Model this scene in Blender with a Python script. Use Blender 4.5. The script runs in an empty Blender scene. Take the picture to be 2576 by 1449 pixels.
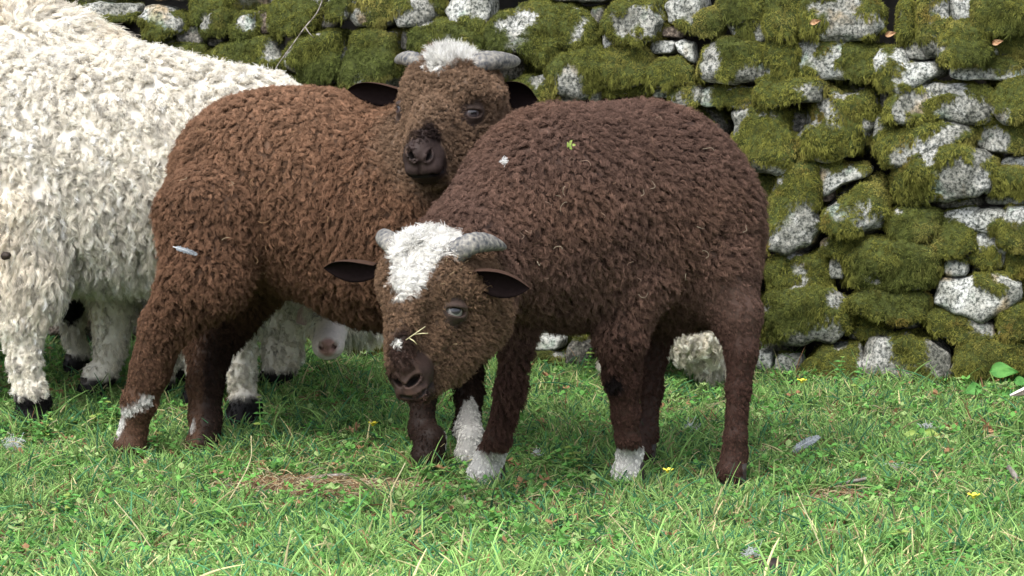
import bpy, bmesh, math, random
import numpy as np
from mathutils import Vector, Matrix

# ------------------------------------------------------------------ camera, world, sun, exposure
SC = bpy.context.scene
COL = SC.collection
CAMZ = 0.85
FPX = 2795.0                                   # focal length in 1024-wide pixels
PITCH = math.atan((288 + 48) / FPX)
cam_d = bpy.data.cameras.new("camera")
cam_d.sensor_width = 36.0
cam_d.lens = 36.0 * FPX / 1024.0
cam_d.clip_start = 0.05
cam_d.clip_end = 500
cam = bpy.data.objects.new("camera", cam_d)
COL.objects.link(cam)
cam.location = (0, 0, CAMZ)
cam.rotation_euler = (math.pi / 2 - PITCH, 0, 0)
SC.camera = cam

SUN_EL, SUN_AZ = math.radians(58), math.radians(-150)   # azimuth: where the sun stands, clockwise from +y
W = bpy.data.worlds.new("World")
SC.world = W
W.use_nodes = True
wn = W.node_tree
wn.nodes.clear()
sky = wn.nodes.new("ShaderNodeTexSky")
sky.sky_type = 'NISHITA'
sky.sun_disc = False
sky.sun_elevation = SUN_EL
sky.sun_rotation = SUN_AZ
sky.air_density = 1.0
sky.dust_density = 4.0
hs = wn.nodes.new("ShaderNodeHueSaturation")
hs.inputs["Saturation"].default_value = 0.45
bg = wn.nodes.new("ShaderNodeBackground")
bg.inputs["Strength"].default_value = 0.15
wo = wn.nodes.new("ShaderNodeOutputWorld")
wn.links.new(sky.outputs[0], hs.inputs["Color"])
wn.links.new(hs.outputs[0], bg.inputs["Color"])
wn.links.new(bg.outputs[0], wo.inputs[0])

sun_d = bpy.data.lights.new("sun", 'SUN')
sun_d.energy = 0.9
sun_d.angle = math.radians(32)
sun_d.color = (1.0, 0.97, 0.92)
sun = bpy.data.objects.new("sun", sun_d)
COL.objects.link(sun)
sd = Vector((math.sin(SUN_AZ) * math.cos(SUN_EL), math.cos(SUN_AZ) * math.cos(SUN_EL), math.sin(SUN_EL)))
sun.rotation_euler = (-sd).to_track_quat('-Z', 'Y').to_euler()

SC.view_settings.view_transform = 'Standard'
SC.view_settings.look = 'None'
SC.view_settings.gamma = 1
SC.view_settings.exposure = 1.4
SC.cycles.max_bounces = 6
SC.cycles.diffuse_bounces = 4
SC.cycles.transparent_max_bounces = 4
SC.cycles_curves.shape = 'RIBBONS'
SC.cycles_curves.subdivisions = 2

# ------------------------------------------------------------------ projection helpers (U = photo at 2576 wide)
FU = FPX * 2576 / 1024.0
FWD = np.array([0, math.cos(PITCH), -math.sin(PITCH)])
UPV = np.array([0, math.sin(PITCH), math.cos(PITCH)])
RGT = np.array([1.0, 0, 0])
CAMP = np.array([0, 0, CAMZ])
TOCAM = np.array([0, -1.0, 0])

def ray(u, v):
    return FWD + (u - 1288) / FU * RGT - (v - 724.5) / FU * UPV
def P(u, v, d):
    return CAMP + ray(u, v) * d
def G(u, v, z=0.0):                             # ground point under a place
    r = ray(u, v)
    return CAMP + r * ((z - CAMZ) / r[2])
def project(p):
    q = p - CAMP
    d = q @ FWD
    return 1288 + (q @ RGT) / d * FU, 724.5 - (q @ UPV) / d * FU, d

rng = np.random.default_rng(7)

def lattice(seed, n=32):
    return np.random.default_rng(seed).uniform(-1, 1, (n, n, n)).astype(np.float32)
LAT = [lattice(100 + i) for i in range(4)]
def vnoise(p, scale, k=0):
    """smooth value noise in [-1,1]"""
    q = np.asarray(p, dtype=np.float64) / scale + 17.3 * (k + 1)
    i = np.floor(q).astype(np.int64)
    f = q - i
    f = f * f * (3 - 2 * f)
    L = LAT[k % 4]
    i0 = i % 32
    i1 = (i + 1) % 32
    x0, y0, z0 = i0[..., 0], i0[..., 1], i0[..., 2]
    x1, y1, z1 = i1[..., 0], i1[..., 1], i1[..., 2]
    fx, fy, fz = f[..., 0], f[..., 1], f[..., 2]
    a = L[x0, y0, z0] * (1 - fx) + L[x1, y0, z0] * fx
    b = L[x0, y1, z0] * (1 - fx) + L[x1, y1, z0] * fx
    c = L[x0, y0, z1] * (1 - fx) + L[x1, y0, z1] * fx
    d = L[x0, y1, z1] * (1 - fx) + L[x1, y1, z1] * fx
    return (a * (1 - fy) + b * fy) * (1 - fz) + (c * (1 - fy) + d * fy) * fz
def fbm(p, scale, k=0, o=3):
    s = 0
    a = 1.0
    for j in range(o):
        s = s + a * vnoise(p, scale / 2 ** j, k + j)
        a *= 0.5
    return s / 1.6
def sstep(a, b, x):
    t = np.clip((x - a) / (b - a), 0, 1)
    return t * t * (3 - 2 * t)
def norm(v):
    return v / np.maximum(np.linalg.norm(v, axis=-1, keepdims=True), 1e-9)

# ------------------------------------------------------------------ materials
def new_mat(name):
    m = bpy.data.materials.new(name)
    m.use_nodes = True
    nt = m.node_tree
    nt.nodes.clear()
    out = nt.nodes.new("ShaderNodeOutputMaterial")
    b = nt.nodes.new("ShaderNodeBsdfPrincipled")
    nt.links.new(b.outputs[0], out.inputs[0])
    return m, nt, b, out

def strand_mat(name, translucent=0.2, rough=0.8, spec=0.15, sheen=0.0):
    m, nt, b, out = new_mat(name)
    at = nt.nodes.new("ShaderNodeAttribute")
    at.attribute_name = "tint"
    nt.links.new(at.outputs["Color"], b.inputs["Base Color"])
    b.inputs["Roughness"].default_value = rough
    b.inputs["Specular IOR Level"].default_value = spec
    b.inputs["Sheen Weight"].default_value = sheen
    if translucent > 0:
        t = nt.nodes.new("ShaderNodeBsdfTranslucent")
        nt.links.new(at.outputs["Color"], t.inputs["Color"])
        mx = nt.nodes.new("ShaderNodeMixShader")
        mx.inputs[0].default_value = translucent
        nt.links.new(b.outputs[0], mx.inputs[1])
        nt.links.new(t.outputs[0], mx.inputs[2])
        nt.links.new(mx.outputs[0], out.inputs[0])
    return m

def skin_mat(name, rough=0.6, spec=0.14):
    m, nt, b, out = new_mat(name)
    at = nt.nodes.new("ShaderNodeAttribute")
    at.attribute_name = "tint"
    tc = nt.nodes.new("ShaderNodeTexCoord")
    nz = nt.nodes.new("ShaderNodeTexNoise")
    nz.inputs["Scale"].default_value = 160
    nz.inputs["Detail"].default_value = 4
    nt.links.new(tc.outputs["Object"], nz.inputs["Vector"])
    mp = nt.nodes.new("ShaderNodeMapRange")
    mp.inputs[3].default_value = 0.7
    mp.inputs[4].default_value = 1.25
    nt.links.new(nz.outputs[0], mp.inputs[0])
    mx = nt.nodes.new("ShaderNodeMix")
    mx.data_type = 'RGBA'
    mx.blend_type = 'MULTIPLY'
    mx.inputs[0].default_value = 1
    nt.links.new(at.outputs["Color"], mx.inputs[6])
    nt.links.new(mp.outputs[0], mx.inputs[7])
    nt.links.new(mx.outputs[2], b.inputs["Base Color"])
    b.inputs["Roughness"].default_value = rough
    b.inputs["Specular IOR Level"].default_value = spec
    bp = nt.nodes.new("ShaderNodeBump")
    bp.inputs["Strength"].default_value = 0.25
    bp.inputs["Distance"].default_value = 0.002
    nt.links.new(nz.outputs[0], bp.inputs["Height"])
    nt.links.new(bp.outputs[0], b.inputs["Normal"])
    return m

def noise_mat(name, c1, c2, scale=60, rough=0.7, bump=0.3, spec=0.3, dist=0.003, detail=5, lo=0.35, hi=0.65):
    m, nt, b, out = new_mat(name)
    tc = nt.nodes.new("ShaderNodeTexCoord")
    nz = nt.nodes.new("ShaderNodeTexNoise")
    nz.inputs["Scale"].default_value = scale
    nz.inputs["Detail"].default_value = detail
    nt.links.new(tc.outputs["Object"], nz.inputs["Vector"])
    cr = nt.nodes.new("ShaderNodeValToRGB")
    cr.color_ramp.elements[0].position = lo
    cr.color_ramp.elements[1].position = hi
    cr.color_ramp.elements[0].color = (*c1, 1)
    cr.color_ramp.elements[1].color = (*c2, 1)
    nt.links.new(nz.outputs[0], cr.inputs[0])
    nt.links.new(cr.outputs[0], b.inputs["Base Color"])
    b.inputs["Roughness"].default_value = rough
    b.inputs["Specular IOR Level"].default_value = spec
    if bump:
        bp = nt.nodes.new("ShaderNodeBump")
        bp.inputs["Strength"].default_value = bump
        bp.inputs["Distance"].default_value = dist
        nt.links.new(nz.outputs[0], bp.inputs["Height"])
        nt.links.new(bp.outputs[0], b.inputs["Normal"])
    return m

M_WOOL = strand_mat("wool", 0.25, 0.85, 0.1)
M_WHITEWOOL = strand_mat("white_wool", 0.35, 0.85, 0.1)
M_GRASS = strand_mat("grass_blade", 0.3, 0.7, 0.12)
M_MOSS = strand_mat("moss_strand", 0.2, 0.8, 0.1)
M_SKIN = skin_mat("short_coat_skin")
M_EAR = skin_mat("ear_skin", 0.95, 0.03)

# ------------------------------------------------------------------ object helpers
def mesh_obj(name, verts, faces, mat, parent=None, smooth=True):
    me = bpy.data.meshes.new(name)
    me.from_pydata([tuple(v) for v in verts], [], [tuple(f) for f in faces])
    if smooth:
        me.polygons.foreach_set("use_smooth", [True] * len(me.polygons))
    me.materials.append(mat)
    me.update()
    o = bpy.data.objects.new(name, me)
    COL.objects.link(o)
    if parent is not None:
        o.parent = parent
        o.matrix_parent_inverse = parent_inv(parent)
    return o
def parent_inv(p):
    m = Matrix.Identity(4)
    q = p
    while q is not None:
        m = q.matrix_basis @ m if q.parent is None else m
        if q.parent is None:
            return q.matrix_basis.inverted()
        q = q.parent
    return m
def fast_mesh(name, V, quads, mat, tint=None, parent=None, smooth=True):
    """V (n,3) array, quads (m,k) int array"""
    me = bpy.data.meshes.new(name)
    V = np.asarray(V, np.float32)
    quads = np.asarray(quads, np.int32)
    m, k = quads.shape
    me.vertices.add(len(V))
    me.vertices.foreach_set("co", V.ravel())
    me.loops.add(m * k)
    me.loops.foreach_set("vertex_index", quads.ravel())
    me.polygons.add(m)
    me.polygons.foreach_set("loop_start", np.arange(0, m * k, k, dtype=np.int32))
    me.polygons.foreach_set("loop_total", np.full(m, k, np.int32))
    me.polygons.foreach_set("use_smooth", np.full(m, smooth))
    me.update(calc_edges=True)
    me.validate()
    if tint is not None:
        set_tint(me, tint)
    me.materials.append(mat)
    o = bpy.data.objects.new(name, me)
    COL.objects.link(o)
    if parent is not None:
        o.parent = parent
        o.matrix_parent_inverse = parent_inv(parent)
    return o
def set_tint(me, tint):
    a = me.attributes.new("tint", 'FLOAT_COLOR', 'POINT')
    c = np.ones((len(me.vertices), 4), np.float32)
    c[:, :3] = tint
    a.data.foreach_set("color", c.ravel())

def empty(name, loc, label, cat, group=None, kind=None):
    o = bpy.data.objects.new(name, None)
    o.empty_display_size = 0.1
    COL.objects.link(o)
    o.location = tuple(loc)
    tag(o, label, cat, group, kind)
    return o
def tag(o, label=None, cat=None, group=None, kind=None):
    if label: o["label"] = label
    if cat: o["category"] = cat
    if group: o["group"] = group
    if kind: o["kind"] = kind
    return o

def curves_obj(name, pts, radius, tint, mat, parent=None):
    """pts (n,k,3), radius (n,k) or (k,), tint (n,3) or (n,k,3)"""
    n, k, _ = pts.shape
    cv = bpy.data.hair_curves.new(name)
    cv.add_curves([k] * n)
    cv.attributes["position"].data.foreach_set("vector", pts.astype(np.float32).ravel())
    r = np.broadcast_to(radius, (n, k)).astype(np.float32)
    ra = cv.attributes.get("radius") or cv.attributes.new("radius", 'FLOAT', 'POINT')
    ra.data.foreach_set("value", r.ravel())
    c = np.ones((n, k, 4), np.float32)
    c[:, :, :3] = tint if tint.ndim == 3 else tint[:, None, :]
    ta = cv.attributes.new("tint", 'FLOAT_COLOR', 'POINT')
    ta.data.foreach_set("color", c.ravel())
    cv.materials.append(mat)
    o = bpy.data.objects.new(name, cv)
    COL.objects.link(o)
    if parent is not None:
        o.parent = parent
        o.matrix_parent_inverse = parent_inv(parent)
    return o

def tube(name, pts, rad, mat, parent=None, seg=10, squash=None, ringfn=None):
    """closed tube through pts with radius per point"""
    pts = [Vector(p) for p in pts]
    n = len(pts)
    V, F = [], []
    ref = Vector((0.13, 0.31, 0.94))
    pe = None
    for i, p in enumerate(pts):
        t = (pts[min(i + 1, n - 1)] - pts[max(i - 1, 0)]).normalized()
        e = ref - t * ref.dot(t) if pe is None else pe - t * pe.dot(t)
        e.normalize(); pe = e
        f = t.cross(e)
        for j in range(seg):
            a = 2 * math.pi * j / seg
            r = rad[i] * (ringfn(i / (n - 1), a) if ringfn else 1)
            sx = squash if squash else 1
            V.append(p + e * (math.cos(a) * r) + f * (math.sin(a) * r * sx))
    for i in range(n - 1):
        for j in range(seg):
            F.append((i * seg + j, i * seg + (j + 1) % seg, (i + 1) * seg + (j + 1) % seg, (i + 1) * seg + j))
    V.append(pts[0]); V.append(pts[-1])
    a, b = len(V) - 2, len(V) - 1
    for j in range(seg):
        F.append((a, (j + 1) % seg, j))
        F.append((b, (n - 1) * seg + j, (n - 1) * seg + (j + 1) % seg))
    return mesh_obj(name, V, F, mat, parent)
def spline(ctrl, n):
    """Catmull-Rom through control rows (any width) -> n rows"""
    c = np.asarray(ctrl, float)
    c = np.vstack([2 * c[0] - c[1], c, 2 * c[-1] - c[-2]])
    t = np.linspace(0, len(c) - 3 - 1e-6, n)
    i = t.astype(int)
    f = (t - i)[:, None]
    p0, p1, p2, p3 = c[i], c[i + 1], c[i + 2], c[i + 3]
    return 0.5 * (2 * p1 + (p2 - p0) * f + (2 * p0 - 5 * p1 + 4 * p2 - p3) * f ** 2 + (3 * p1 - p0 - 3 * p2 + p3) * f ** 3)
# ------------------------------------------------------------------ implicit body modelling
class Body:
    """smooth union of round cones / ellipsoids, minus carved details"""
    def __init__(self, xf=None):
        self.add, self.sub = [], []
        self.xf = xf
    def q(self, u, v, d):
        p = P(u, v, d)
        return self.xf(p) if self.xf else p
    def cone(self, a, b, k=0.05):
        """a, b = (u, v, depth, r_in_U)"""
        self.add.append(('c', self.q(*a[:3]), self.q(*b[:3]), a[3] * a[2] / FU, b[3] * b[2] / FU, k))
    def ball(self, a, s=(1, 1, 1), k=0.05):
        r = a[3] * a[2] / FU
        self.add.append(('e', self.q(*a[:3]), np.array(s, float) * r, k))
    def wcone(self, a, b, ra, rb, k, neg=False):
        (self.sub if neg else self.add).append(('c', np.array(a), np.array(b), ra, rb, k))
    def well(self, a, R, r, k, neg=False):
        """oriented ellipsoid, R rows = axes"""
        (self.sub if neg else self.add).append(('o', np.array(a), np.array(r), k, np.array(R)))
    def _d(self, p, X):
        if p[0] == 'c':
            a, b, ra, rb = p[1:5]
            ab = b - a
            h = np.clip(((X - a) @ ab) / (ab @ ab + 1e-12), 0, 1)
            return np.linalg.norm(X - a - h[..., None] * ab, axis=-1) - (ra + (rb - ra) * h)
        if p[0] == 'e':
            Y = X - p[1]; r = p[2]
        else:
            Y = (X - p[1]) @ p[4].T; r = p[2]
        k0 = np.linalg.norm(Y / r, axis=-1)
        k1 = np.linalg.norm(Y / (r * r), axis=-1)
        return k0 * (k0 - 1) / np.maximum(k1, 1e-6)
    def sdf(self, X):
        F = np.full(X.shape[:-1], 10.0)
        for p in self.add:
            F = smin(F, self._d(p, X), p[3] if p[0] != 'c' else p[5])
        for p in self.sub:
            F = -smin(-F, self._d(p, X), p[3] if p[0] != 'c' else p[5])
        return F
    def bbox(self, p):
        if p[0] == 'c':
            r = max(p[3], p[4])
            return np.minimum(p[1], p[2]) - r, np.maximum(p[1], p[2]) + r
        r = p[2] if p[0] == 'e' else np.full(3, p[2].max())
        return p[1] - r, p[1] + r
    def grad(self, X, e=0.0015):
        g = np.empty_like(X)
        for i in range(3):
            D = np.zeros(3); D[i] = e
            g[:, i] = self.sdf(X + D) - self.sdf(X - D)
        return norm(g)
    def surf(self, u, v, d0=3.0, d1=7.0):
        """where the photo ray at u,v first meets the body"""
        r = ray(u, v)
        t = d0
        for _ in range(200):
            x = CAMP + r * t
            f = float(self.sdf(x[None])[0])
            if f < 0.0004 or t > d1:
                break
            t += max(f * 0.7, 0.0005)
        return CAMP + r * t
    def mesh(self, h):
        bb = [self.bbox(p) for p in self.add]
        lo = np.min([b[0] for b in bb], 0) - 3 * h
        hi = np.max([b[1] for b in bb], 0) + 3 * h
        n = np.ceil((hi - lo) / h).astype(int) + 1
        F = np.full(n, 10.0, np.float32)
        ax = [lo[i] + h * np.arange(n[i]) for i in range(3)]
        for neg, L in ((False, self.add), (True, self.sub)):
            for p in L:
                k = p[3] if p[0] != 'c' else p[5]
                b0, b1 = self.bbox(p)
                m = k + 4 * h
                s = [slice(max(0, int((b0[i] - m - lo[i]) / h)), min(n[i], int((b1[i] + m - lo[i]) / h) + 2)) for i in range(3)]
                X = np.stack(np.meshgrid(ax[0][s[0]], ax[1][s[1]], ax[2][s[2]], indexing='ij'), -1)
                D = self._d(p, X)
                sub = F[s[0], s[1], s[2]]
                F[s[0], s[1], s[2]] = -smin(-sub, D, k) if neg else smin(sub, D, k)
        V, Q = surface_nets(F, lo, h)
        for _ in range(2):
            f = self.sdf(V)
            V = V - self.grad(V) * (f * 0.8)[:, None]
        return V, Q
def smin(a, b, k):
    hh = np.maximum(k - np.abs(a - b), 0) / k
    return np.minimum(a, b) - hh * hh * k * 0.25

def surface_nets(F, lo, h):
    S = F < 0
    nx, ny, nz = F.shape
    c = S[:-1, :-1, :-1].astype(np.int8)
    tot = np.zeros(c.shape, np.int8)
    corners = [(i, j, k) for i in (0, 1) for j in (0, 1) for k in (0, 1)]
    for (i, j, k) in corners:
        tot += S[i:nx - 1 + i, j:ny - 1 + j, k:nz - 1 + k]
    act = np.argwhere((tot > 0) & (tot < 8))
    idx = np.full(c.shape, -1, np.int64)
    idx[tuple(act.T)] = np.arange(len(act))
    acc = np.zeros((len(act), 3)); cnt = np.zeros(len(act))
    for a in corners:
        for ax in range(3):
            if a[ax] == 0:
                b = list(a); b[ax] = 1
                fa = F[act[:, 0] + a[0], act[:, 1] + a[1], act[:, 2] + a[2]]
                fb = F[act[:, 0] + b[0], act[:, 1] + b[1], act[:, 2] + b[2]]
                m = (fa < 0) != (fb < 0)
                t = np.where(m, fa / np.where(np.abs(fa - fb) < 1e-9, 1e-9, fa - fb), 0)
                p = np.tile(np.array(a, float), (len(act), 1))
                p[:, ax] += t
                acc[m] += p[m]; cnt[m] += 1
    V = lo + h * (act + acc / np.maximum(cnt, 1)[:, None])
    Q = []
    for ax in range(3):
        o1, o2 = [(1, 2), (2, 0), (0, 1)][ax]
        s0 = [slice(1, -1)] * 3; s1 = [slice(1, -1)] * 3
        s0[ax] = slice(0, -1); s1[ax] = slice(1, None)
        A, B = S[tuple(s0)], S[tuple(s1)]
        for flip, M in ((False, A & ~B), (True, ~A & B)):
            e = np.argwhere(M)
            if len(e) == 0: continue
            base = e.copy()
            for o in (o1, o2): base[:, o] += 1
            def cell(d1, d2):
                q = base.copy(); q[:, o1] -= d1; q[:, o2] -= d2
                return idx[q[:, 0], q[:, 1], q[:, 2]]
            quad = np.stack([cell(1, 1), cell(0, 1), cell(0, 0), cell(1, 0)], 1)
            Q.append(quad[:, ::-1] if flip else quad)
    return V, np.vstack(Q)

def body_object(body, h, colour_fn, parent, fine=(), under=lambda X: np.full(len(X), 0.5)):
    """one continuous body mesh; faces near the given (centre, radius) balls are refined and re-projected"""
    V, Q = body.mesh(h)
    o = fast_mesh("body", V, Q, M_SKIN, parent=parent)
    me = o.data
    if fine:
        bm = bmesh.new(); bm.from_mesh(me)
        for level, balls in enumerate(fine):
            es = set()
            cs = [(Vector(c), r) for c, r in balls]
            for f in bm.faces:
                m = f.calc_center_median()
                if any((m - c).length < r for c, r in cs):
                    es.update(f.edges)
            bmesh.ops.subdivide_edges(bm, edges=list(es), cuts=1, use_grid_fill=True)
            bmesh.ops.triangulate(bm, faces=[f for f in bm.faces if len(f.verts) > 4])
        bm.to_mesh(me); bm.free()
        X = np.empty(len(me.vertices) * 3, np.float32); me.vertices.foreach_get("co", X)
        X = X.reshape(-1, 3).astype(float)
        sel = np.zeros(len(X), bool)
        for balls in fine:
            for c, r in balls:
                sel |= np.linalg.norm(X - c, axis=1) < r * 1.3
        Y = X[sel]
        for _ in range(3):
            Y = Y - body.grad(Y, 0.0006) * (body.sdf(Y) * 0.8)[:, None]
        X[sel] = Y
        me.vertices.foreach_set("co", X.astype(np.float32).ravel())
        me.polygons.foreach_set("use_smooth", np.full(len(me.polygons), True))
        me.update()
    X = np.empty(len(me.vertices) * 3, np.float32); me.vertices.foreach_get("co", X)
    X = X.reshape(-1, 3).astype(float)
    set_tint(me, colour_fn(X) * under(X)[:, None])  # dark undercoat, with the shade among the wool locks put into skin colour
    return o

def sample_mesh(o, n, r):
    me = o.data
    me.calc_loop_triangles()
    T = np.empty(len(me.loop_triangles) * 3, np.int32)
    me.loop_triangles.foreach_get("vertices", T)
    T = T.reshape(-1, 3)
    X = np.empty(len(me.vertices) * 3, np.float32); me.vertices.foreach_get("co", X)
    X = X.reshape(-1, 3).astype(float)
    a, b, c = X[T[:, 0]], X[T[:, 1]], X[T[:, 2]]
    nn = np.cross(b - a, c - a)
    ar = np.linalg.norm(nn, axis=1)
    cum = np.cumsum(ar)
    k = np.searchsorted(cum, r.uniform(0, cum[-1], n))
    k = np.minimum(k, len(T) - 1)
    u, v = r.uniform(0, 1, n), r.uniform(0, 1, n)
    s = u + v > 1
    u[s], v[s] = 1 - u[s], 1 - v[s]
    p = a[k] + (b[k] - a[k]) * u[:, None] + (c[k] - a[k]) * v[:, None]
    return p, norm(nn[k]), cum[-1] / 2

def segdist(X, a, b):
    ab = b - a
    h = np.clip(((X - a) @ ab) / (ab @ ab + 1e-12), 0, 1)
    return np.linalg.norm(X - a - h[:, None] * ab, axis=1)

def wool(name, Pt, N, par, mat, parent, r, npt=6):
    """Pt,N roots; par dict of per-lock arrays: L, up, droop, curl, freq, clump, spread, ns, rad, col(n,3), comb(n,3)"""
    n = len(Pt)
    ns = par['ns']
    comb = par['comb']
    comb = norm(comb - N * np.sum(comb * N, 1)[:, None])
    d0 = norm(N * par['up'][:, None] + comb * (1 - par['up'])[:, None])
    e1 = norm(np.cross(d0, N + 0.3 * r.normal(size=(n, 3))))
    e2 = np.cross(d0, e1)
    t = np.linspace(0, 1, npt)
    L = par['L'][:, None, None]
    tt = t[None, :, None]
    grav = np.array([0, 0, -1.0])
    c = Pt[:, None, :] - N[:, None, :] * 0.002 + L * (d0[:, None, :] * tt + (grav * 0.6 + comb * 0.4 - d0 * 0.5)[:, None, :] * (par['droop'][:, None, None] * tt ** 2))
    ph = r.uniform(0, 6.283, n)[:, None]
    hand = np.where(r.uniform(size=n) < 0.5, 1, -1)[:, None]
    an = 6.283 * par['freq'][:, None] * t[None, :] + ph
    am = (par['curl'][:, None] * np.minimum(t * 2.2, 1)[None, :])
    c = c + (am * (np.cos(an) - np.cos(ph)))[..., None] * e1[:, None, :] + (am * hand * (np.sin(an) - np.sin(ph)))[..., None] * e2[:, None, :]
    # strands
    rt = norm(np.cross(N, comb)); ct = comb
    ang = r.uniform(0, 6.283, (n, ns)); rr = np.sqrt(r.uniform(0, 1, (n, ns))) * par['spread'][:, None]
    off = (np.cos(ang) * rr)[..., None] * rt[:, None, :] + (np.sin(ang) * rr)[..., None] * ct[:, None, :]
    cl = 1 - par['clump'][:, None, None, None] * (t[None, None, :, None] ** 0.6)
    S = c[:, None, :, :] + off[:, :, None, :] * cl
    # own waviness + length variation
    wv = r.normal(size=(n, ns, 1, 3)) * par['fuzz'][:, None, None, None] * t[None, None, :, None] ** 1.3
    S = S + wv
    lv = r.uniform(0.72, 1.0, (n, ns, 1, 1))
    S = S[:, :, :1, :] + (S - S[:, :, :1, :]) * lv
    col = par['col'][:, None, :] * r.uniform(0.82, 1.18, (n, ns, 1)) * np.array([1, 1, 1])
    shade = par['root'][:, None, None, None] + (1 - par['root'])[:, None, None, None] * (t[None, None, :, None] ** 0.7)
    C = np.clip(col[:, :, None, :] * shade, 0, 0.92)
    rad = par['rad'][:, None, None] * (1 - 0.65 * t[None, None, :] ** 1.5)
    rad = np.broadcast_to(rad, (n, ns, npt))
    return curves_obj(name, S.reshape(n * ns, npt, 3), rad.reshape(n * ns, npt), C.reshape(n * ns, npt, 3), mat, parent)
# ------------------------------------------------------------------ sheep parts
def horn_mat():
    m, nt, b, out = new_mat("horn")
    tc = nt.nodes.new("ShaderNodeTexCoord")
    nz = nt.nodes.new("ShaderNodeTexNoise"); nz.inputs["Scale"].default_value = 150; nz.inputs["Detail"].default_value = 6
    nt.links.new(tc.outputs["Object"], nz.inputs["Vector"])
    cr = nt.nodes.new("ShaderNodeValToRGB")
    cr.color_ramp.elements[0].position = 0.34; cr.color_ramp.elements[0].color = (0.04, 0.043, 0.05, 1)
    cr.color_ramp.elements[1].position = 0.70; cr.color_ramp.elements[1].color = (0.25, 0.235, 0.20, 1)
    nt.links.new(nz.outputs[0], cr.inputs[0]); nt.links.new(cr.outputs[0], b.inputs["Base Color"])
    b.inputs["Roughness"].default_value = 0.55
    bp = nt.nodes.new("ShaderNodeBump"); bp.inputs["Strength"].default_value = 0.6; bp.inputs["Distance"].default_value = 0.002
    nt.links.new(nz.outputs[0], bp.inputs["Height"]); nt.links.new(bp.outputs[0], b.inputs["Normal"])
    return m
M_HORN = horn_mat()
M_HOOF = noise_mat("hoof_horn", (0.012, 0.010, 0.009), (0.05, 0.04, 0.035), 90, 0.5)
def eye_mat():
    m, nt, b, out = new_mat("eye_gloss")
    at = nt.nodes.new("ShaderNodeAttribute"); at.attribute_name = "tint"
    nt.links.new(at.outputs["Color"], b.inputs["Base Color"])
    b.inputs["Roughness"].default_value = 0.12
    b.inputs["Specular IOR Level"].default_value = 0.6
    return m
M_EYE = eye_mat()

def eyeball(parent, c, r, look, iris, white=(0.30, 0.29, 0.29)):
    look = norm(np.array(look, float))
    side = norm(np.cross(look, [0, 0, 1.0])); up = np.cross(side, look)
    nu, nv = 40, 28
    V, F, T = [], [], []
    for i in range(nv + 1):
        th = math.pi * i / nv
        for j in range(nu):
            ph = 2 * math.pi * j / nu
            l = np.array([math.sin(th) * math.cos(ph), math.sin(th) * math.sin(ph), math.cos(th)])
            V.append(c + r * (l[0] * side + l[1] * up + l[2] * look))
            q = math.hypot(l[0], l[1])
            if l[2] > 0 and abs(l[0]) < 0.40 and abs(l[1]) < 0.16: t = (0.006, 0.006, 0.008)
            elif l[2] > 0 and q < 0.62: t = iris if q < 0.54 else (0.02, 0.018, 0.015)
            else: t = white
            T.append(t)
    for i in range(nv):
        for j in range(nu):
            F.append((i * nu + j, (i + 1) * nu + j, (i + 1) * nu + (j + 1) % nu, i * nu + (j + 1) % nu))
    return fast_mesh("eye", V, F, M_EYE, tint=np.array(T), parent=parent)

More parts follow.
